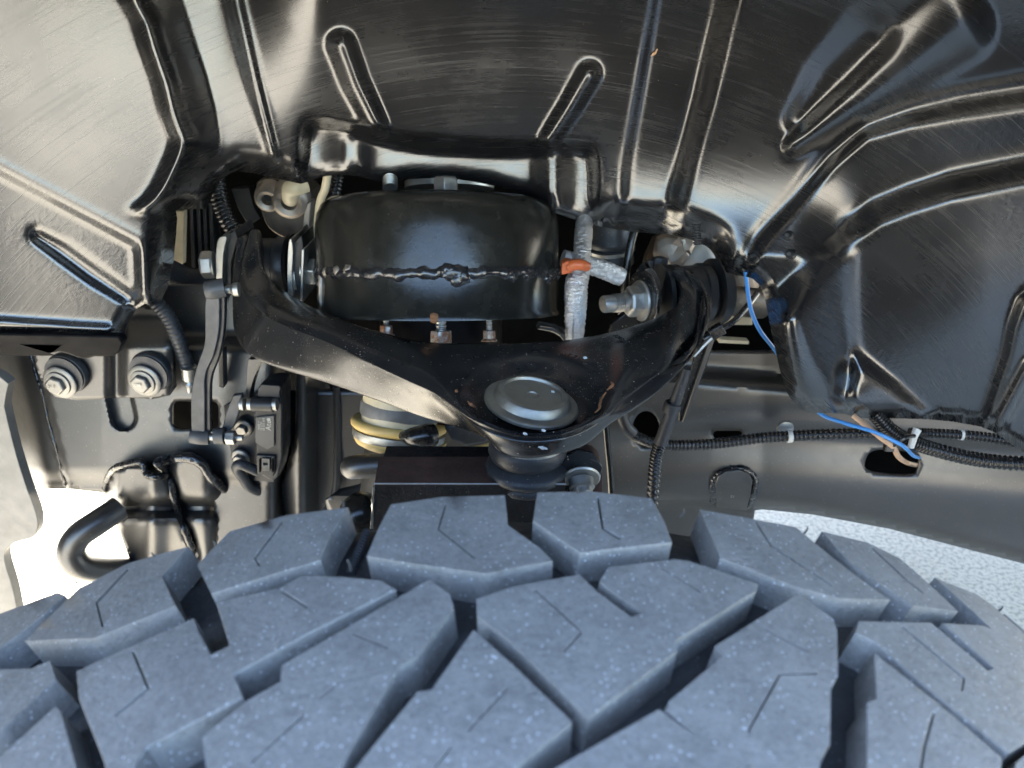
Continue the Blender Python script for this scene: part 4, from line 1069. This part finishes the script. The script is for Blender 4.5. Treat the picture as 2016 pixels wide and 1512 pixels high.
def hose(name, label, cat, pts, r, mat, ridges=0, depth=.16, part='jacket', seg=14):
    P3 = [P(*q) for q in pts]
    t = thing(name, label, cat, P3[0])
    rr = r * S(pts[len(pts) // 2][1], pts[len(pts) // 2][2])
    mesh_obj(part, *tube(P3, rr, seg, ridges=ridges, depth=depth), M[mat], t, auto=60 if ridges else 40)
    return t
rc = hose('corrugated_conduit', 'thin corrugated black conduit running level along the frame rail', 'conduit', [(1222, 815, .655), (1236, 845, .655), (1262, 864, .660), (1310, 876, .668), (1400, 874, .675), (1500, 862, .675), (1600, 856, .672), (1730, 852, .665)], 11, 'conduit', 84)
mesh_obj('tape_wrap', *tube([P(1222, 812, .653), P(1232, 838, .653), P(1246, 853, .655)], .0058, 14), M['plastic'], rc)
mesh_obj('clip', *lathe([(.0035, -.0022), (.0068, -.0022), (.0068, .0022), (.0035, .0022)], P(1554, 859, .673), (1, 0, .05), 24), M['white'], rc, auto=40)
mesh_obj('clip_foot', *lathe([(.002, 0), (.009, 0), (.0085, .003), (.002, .004)], P(1545, 842, .690), (0, -1, 0), 24), M['dull'], rc, auto=40)
bh = hose('sensor_cable', 'upright black cable with corrugated sleeve hanging beside control arm', 'cable', [(1300, 872, .600), (1292, 900, .60), (1288, 940, .60), (1284, 1000, .60)], 13, 'conduit', 16, .2, 'corrugated_sleeve')
mesh_obj('hose', *tube([P(1352, 725, .60), P(1338, 765, .600), P(1322, 810, .600), P(1300, 874, .598)], [.0044, .0050, .0056, .0064], 16), M['boot'], bh)
mesh_obj('collar', *lathe([(.004, -.004), (.0078, -.004), (.0082, .002), (.0074, .005), (.004, .005)], P(1322, 803, .600), P(1338, 765, .6) - P(1310, 845, .6), 22), M['boot'], bh, auto=35)
hose('brake_line', 'thin black brake line rising beside the knuckle bolt', 'pipe', [(1192, 835, .50), (1196, 880, .50), (1201, 930, .50), (1206, 1010, .50)], 6.5, 'can', 0)
hc = hose('corrugated_harness', 'thick corrugated black harness curving out of the right liner', 'conduit', [(1720, 812, 0.600), (1752, 846, 0.597), (1785, 866, 0.595), (1830, 882, 0.593), (1900, 900, 0.587), (1970, 910, 0.580), (2060, 914, 0.570)], 15, 'conduit', 46, .2)
mesh_obj('clip', *tube([P(1793, 880, .586), P(1800, 858, .585), P(1806, 845, .587)], [.0030, .0032, .0038], 8, 8), M['white'], hc)
h2 = hose('corrugated_branch', 'short corrugated branch conduit under right liner edge with white clip', 'conduit', [(1790, 852, 0.613), (1830, 853, 0.610), (1890, 856, 0.605), (1950, 862, 0.600), (2010, 872, 0.595)], 10.5, 'conduit', 30, .2)
mesh_obj('clip', *lathe([(.003, -.0022), (.0050, -.0022), (.0050, .0022), (.003, .0022)], P(1893, 856, .605), (1, 0, -.05), 22), M['white'], h2, auto=40)
hose('blue_wire', 'bright blue wire looping out from behind the right liner', 'wire', [(1468, 535, .60), (1473, 580, .600), (1480, 615, .60), (1497, 652, .60), (1530, 695, .615), (1575, 760, .615), (1612, 812, .605), (1660, 832, .590), (1720, 850, .578), (1768, 872, .574), (1785, 884, .580), (1798, 897, .63), (1812, 902, .72)], 3.7, 'blue')
hose('tan_wire_pair', 'tan wires dangling under the blue wire into the rail hole', 'wire', [(1680, 818, 0.600), (1705, 838, 0.590), (1735, 862, 0.583), (1758, 880, 0.580), (1770, 900, 0.615), (1788, 912, 0.715), (1808, 916, 0.775)], 5.6, 'tan')
ct = hose('harness_tie', 'small black tie bundling blue and tan wires on harness', 'cable tie', [(1742, 884, 0.585), (1760, 876, 0.577), (1780, 862, 0.575), (1800, 858, 0.580)], 4, 'conduit')
mesh_obj('tie_head', *box(P(1750, 880, .580), (.008, .006, .007)), M['conduit'], ct, bevel=.0006)
kt = hose('cable_tie', 'black cable tie with square head wrapped round the right arm end', 'cable tie', [(1490, 578, .64), (1470, 604, .625), (1445, 632, .612), (1415, 650, .605), (1385, 668, .602)], 6, 'conduit')
mesh_obj('tie_head', *box(P(1411, 652, .600), (.012, .008, .010), Matrix.Rotation(R(-35), 4, 'Y').to_quaternion()), M['conduit'], kt, bevel=.0008)
mesh_obj('tie_tail', *tube([P(1402, 664, .600), P(1385, 680, .597), P(1366, 702, .592)], [.0018, .0020, .0012], 8), M['dull'], kt)
# gusset plate beyond the right arm
t = thing('gusset_plate', 'narrow dark steel gusset hanging beside the right end of arm', 'bracket', P(1340, 830, .63))
plate('gusset', [(1372, 690), (1394, 660), (1408, 664), (1392, 720), (1346, 832), (1336, 830), (1338, 800)], .630, .004, M['arm'], t)
plate('gusset_flange', [(1398, 665), (1409, 664), (1349, 833), (1343, 832)], .626, .006, M['frame'], t)

# ================================================================== engine bay seen through the gaps
t = thing('engine_bay_shade', 'near-black sheet standing in for engine bay shade behind liner openings', 'engine bay', (0, .95, .9))
sheet('bay_shade_sheet', [(150, 180), (1750, 180), (1750, 800), (150, 800)], .92, M['hole'], t, grid=80)  # stands in for the unlit depth of the bay
hose('left_conduit', 'upright corrugated conduit in the left gap beside the pivot', 'conduit', [(424, 345, .74), (432, 390, .735), (446, 430, .73), (470, 470, .725)], 17, 'conduit', 15, .22)
hose('behind_conduit', 'corrugated conduit behind the left shoulder of the air spring', 'conduit', [(664, 335, .72), (662, 365, .72), (650, 400, .72)], 13, 'conduit', 9, .22)
hose('cream_strap', 'cream coloured flat hose just left of the air spring', 'hose', [(645, 340, .70), (640, 372, .70), (630, 400, .705), (622, 470, .71)], 8, 'cream')
t = thing('engine_mount_casting', 'grimy cast aluminium bracket with two bosses in left gap', 'engine bracket', P(560, 430, .80))
plate('casting', spline([(505, 360), (540, 352), (600, 372), (612, 400), (606, 450), (570, 470), (530, 450), (512, 410)], 3, True), .80, .05, M['grime'], t, bevel=.006)
for cx, cy, r in ((530, 386, .0135), (572, 392, .018)):
    mesh_obj('boss', *lathe([(r * .45, .0), (r * .45, .010), (r * .75, .012), (r, .009), (r * 1.1, 0), (r * 1.1, -.01), (r * .4, -.01)], P(cx, cy, .79), (.05, -1, -.25), 32), M['alu'], t, auto=50)
mesh_obj('boss_bolt', *lathe([(.002, 0), (.005, 0), (.005, .004), (.002, .004)], P(530, 386, .788), (0, -1, -.2), 6), M['dark'], t)
plate('casting_arm', [(600, 400), (612, 396), (606, 470), (594, 480)], .785, .02, M['alu'], t, bevel=.002)
mesh_obj('elbow', *tube([P(602, 362, .77), P(585, 368, .765), P(572, 372, .768), P(572, 392, .785)], .0085, 16), M['cream'], t)
t = thing('dark_bracket', 'flat dark grey bracket left of the engine casting', 'bracket', P(480, 430, .82))
plate('bracket', [(455, 372), (490, 370), (500, 410), (512, 430), (490, 445), (468, 410)], .83, .02, M['plastic'], t)
t = thing('radiator_stack', 'slim black upright fins in the narrow left gap', 'radiator', P(375, 520, .80))
for i, x_ in enumerate((372, 386, 398, 410)):
    plate('fin', [(x_, 400), (x_ + 7, 400), (x_ + 14, 540), (x_ + 6, 540)], .80, .02, M['plastic'], t)
plate('pale_cover', [(345, 415), (362, 415), (360, 520), (342, 516)], .86, .01, M['cream'], t)
plate('pale_tab', [(372, 572), (400, 570), (402, 596), (374, 598)], .82, .01, M['cream'], t)
hose('black_hose', 'thick black hose crossing the gap above the sensor link', 'hose', [(330, 535, .76), (370, 552, .76), (410, 556, .76), (460, 560, .78)], 26, 'boot')
hose('bracket_hose', 'dusty ribbed hose dropping from the left liner corner', 'hose', [(302, 590, .64), (330, 622, .64), (348, 660, .64), (362, 700, .645), (372, 735, .65)], 15, 'boot', 20, .10)
t = thing('hose_fitting', 'small steel fitting at the end of the ribbed hose', 'fitting', P(372, 750, .645))
mesh_obj('ferrule', *tube([P(371, 722, .643), P(374, 745, .645)], [.0072, .0068], 16, 5), M['dull'], t)
mesh_obj('nipple', *lathe([(.002, -.006), (.0052, -.006), (.0058, -.002), (.0042, 0), (.0055, .003), (.0030, .006), (.003, .012), (.001, .012)], P(374, 750, .644), P(374, 775, .644) - P(374, 750, .644), 16), M['dull'], t, auto=40)
t = thing('side_stay', 'thin painted steel stay upright beside the grey sensor link', 'stay', P(432, 765, .64))
plate('stay', [(430, 690), (438, 690), (440, 765), (430, 762)], .640, .012, M['frame'], t)
# right gap
t = thing('steering_shaft_joint', 'round black rubber joint in gap right of silver hose', 'joint', P(1205, 490, .76))
mesh_obj('boot', *lathe([(.006, -.05), (.020, -.05), (.020, -.01), (.024, -.006), (.024, 0), (.021, .003), (.021, .010), (.0235, .014), (.0235, .022), (.018, .026), (.006, .026)], P(1203, 478, .76), (.1, .1, -1), 32), M['boot'], t, auto=45)
mesh_obj('band', *lathe([(.022, -.002), (.0250, -.002), (.0250, .002), (.022, .002)], P(1203, 489, .76), (.1, .1, -1), 32), M['dull'], t)
hose('steel_pipe', 'bent black pipe in the gap behind the pivot bolt', 'pipe', [(1250, 450, .72), (1240, 490, .715), (1232, 540, .71), (1228, 600, .71), (1215, 640, .72)], 8, 'can')
t = thing('gearbox_casting', 'mottled oily cast iron housing in the right gap', 'gearbox', P(1390, 560, .78))
V, F_ = lathe([(.01, .030), (.035, .026), (.058, .012), (.066, -.01), (.066, -.05), (.02, -.05)][::-1], P(1375, 540, .80), (-.3, -1, .25), 40)
V = [v_ + Vector((random.uniform(-1, 1), random.uniform(-1, 1), random.uniform(-1, 1))) * .0016 for v_ in V]
mesh_obj('housing', V, F_, M['grime'], t, auto=80)
mesh_obj('pale_disc', *lathe([(.004, .006), (.020, .006), (.026, .003), (.028, -.002), (.028, -.01), (.004, -.01)][::-1], P(1355, 528, .755), (-.45, -.9, .3), 40), M['white'], t, auto=50)
for cx, cy, rr in ((1322, 492, .019), (1345, 478, .013), (1312, 520, .012)):
    V, F_ = lathe([(rr * .3, rr * .7), (rr * .75, rr * .5), (rr, 0), (rr * .9, -rr)][::-1], P(cx, cy, .745), (-.3, -1, .3), 9)
    V = [v_ + Vector((random.uniform(-1, 1), random.uniform(-1, 1), random.uniform(-1, 1))) * rr * .12 for v_ in V]
    mesh_obj('lug', V, F_, M['alu'], t, auto=25)
mesh_obj('plug', *lathe([(.003, -.012), (.0085, -.012), (.0085, .006), (.003, .008)], P(1298, 520, .72), (.1, .2, 1), 8), M['plastic'], t, auto=25)
mesh_obj('plug', *lathe([(.003, -.010), (.0065, -.010), (.0065, .006), (.003, .007)], P(1282, 525, .72), (.1, .2, 1), 8), M['plastic'], t, auto=25)
t = thing('outer_shaft', 'grimy round steel shaft right of the arm bushing', 'shaft', P(1430, 610, .66))
mesh_obj('shaft', *tube([P(1405, 590, .69), P(1440, 592, .695), P(1500, 598, .71)], .0150, 24, 10), M['grime'], t)
mesh_obj('collar', *lathe([(.006, -.002), (.019, -.002), (.019, .002), (.006, .002)], P(1418, 595, .690), (1, .1, -.05), 32), M['dull'], t, auto=40)
plate('shaft_strap', [(1425, 612), (1480, 618), (1482, 640), (1420, 640)], .72, .01, M['cream'], t)
# bright stitched strip of metal above the rail
t = thing('rail_flange', 'bright narrow metal flange above the right frame rail', 'flange', P(1450, 672, .73))
plate('flange', [(1416, 668), (1475, 672), (1474, 678), (1415, 675)], .70, .01, M['cream'], t, bevel=.0005)
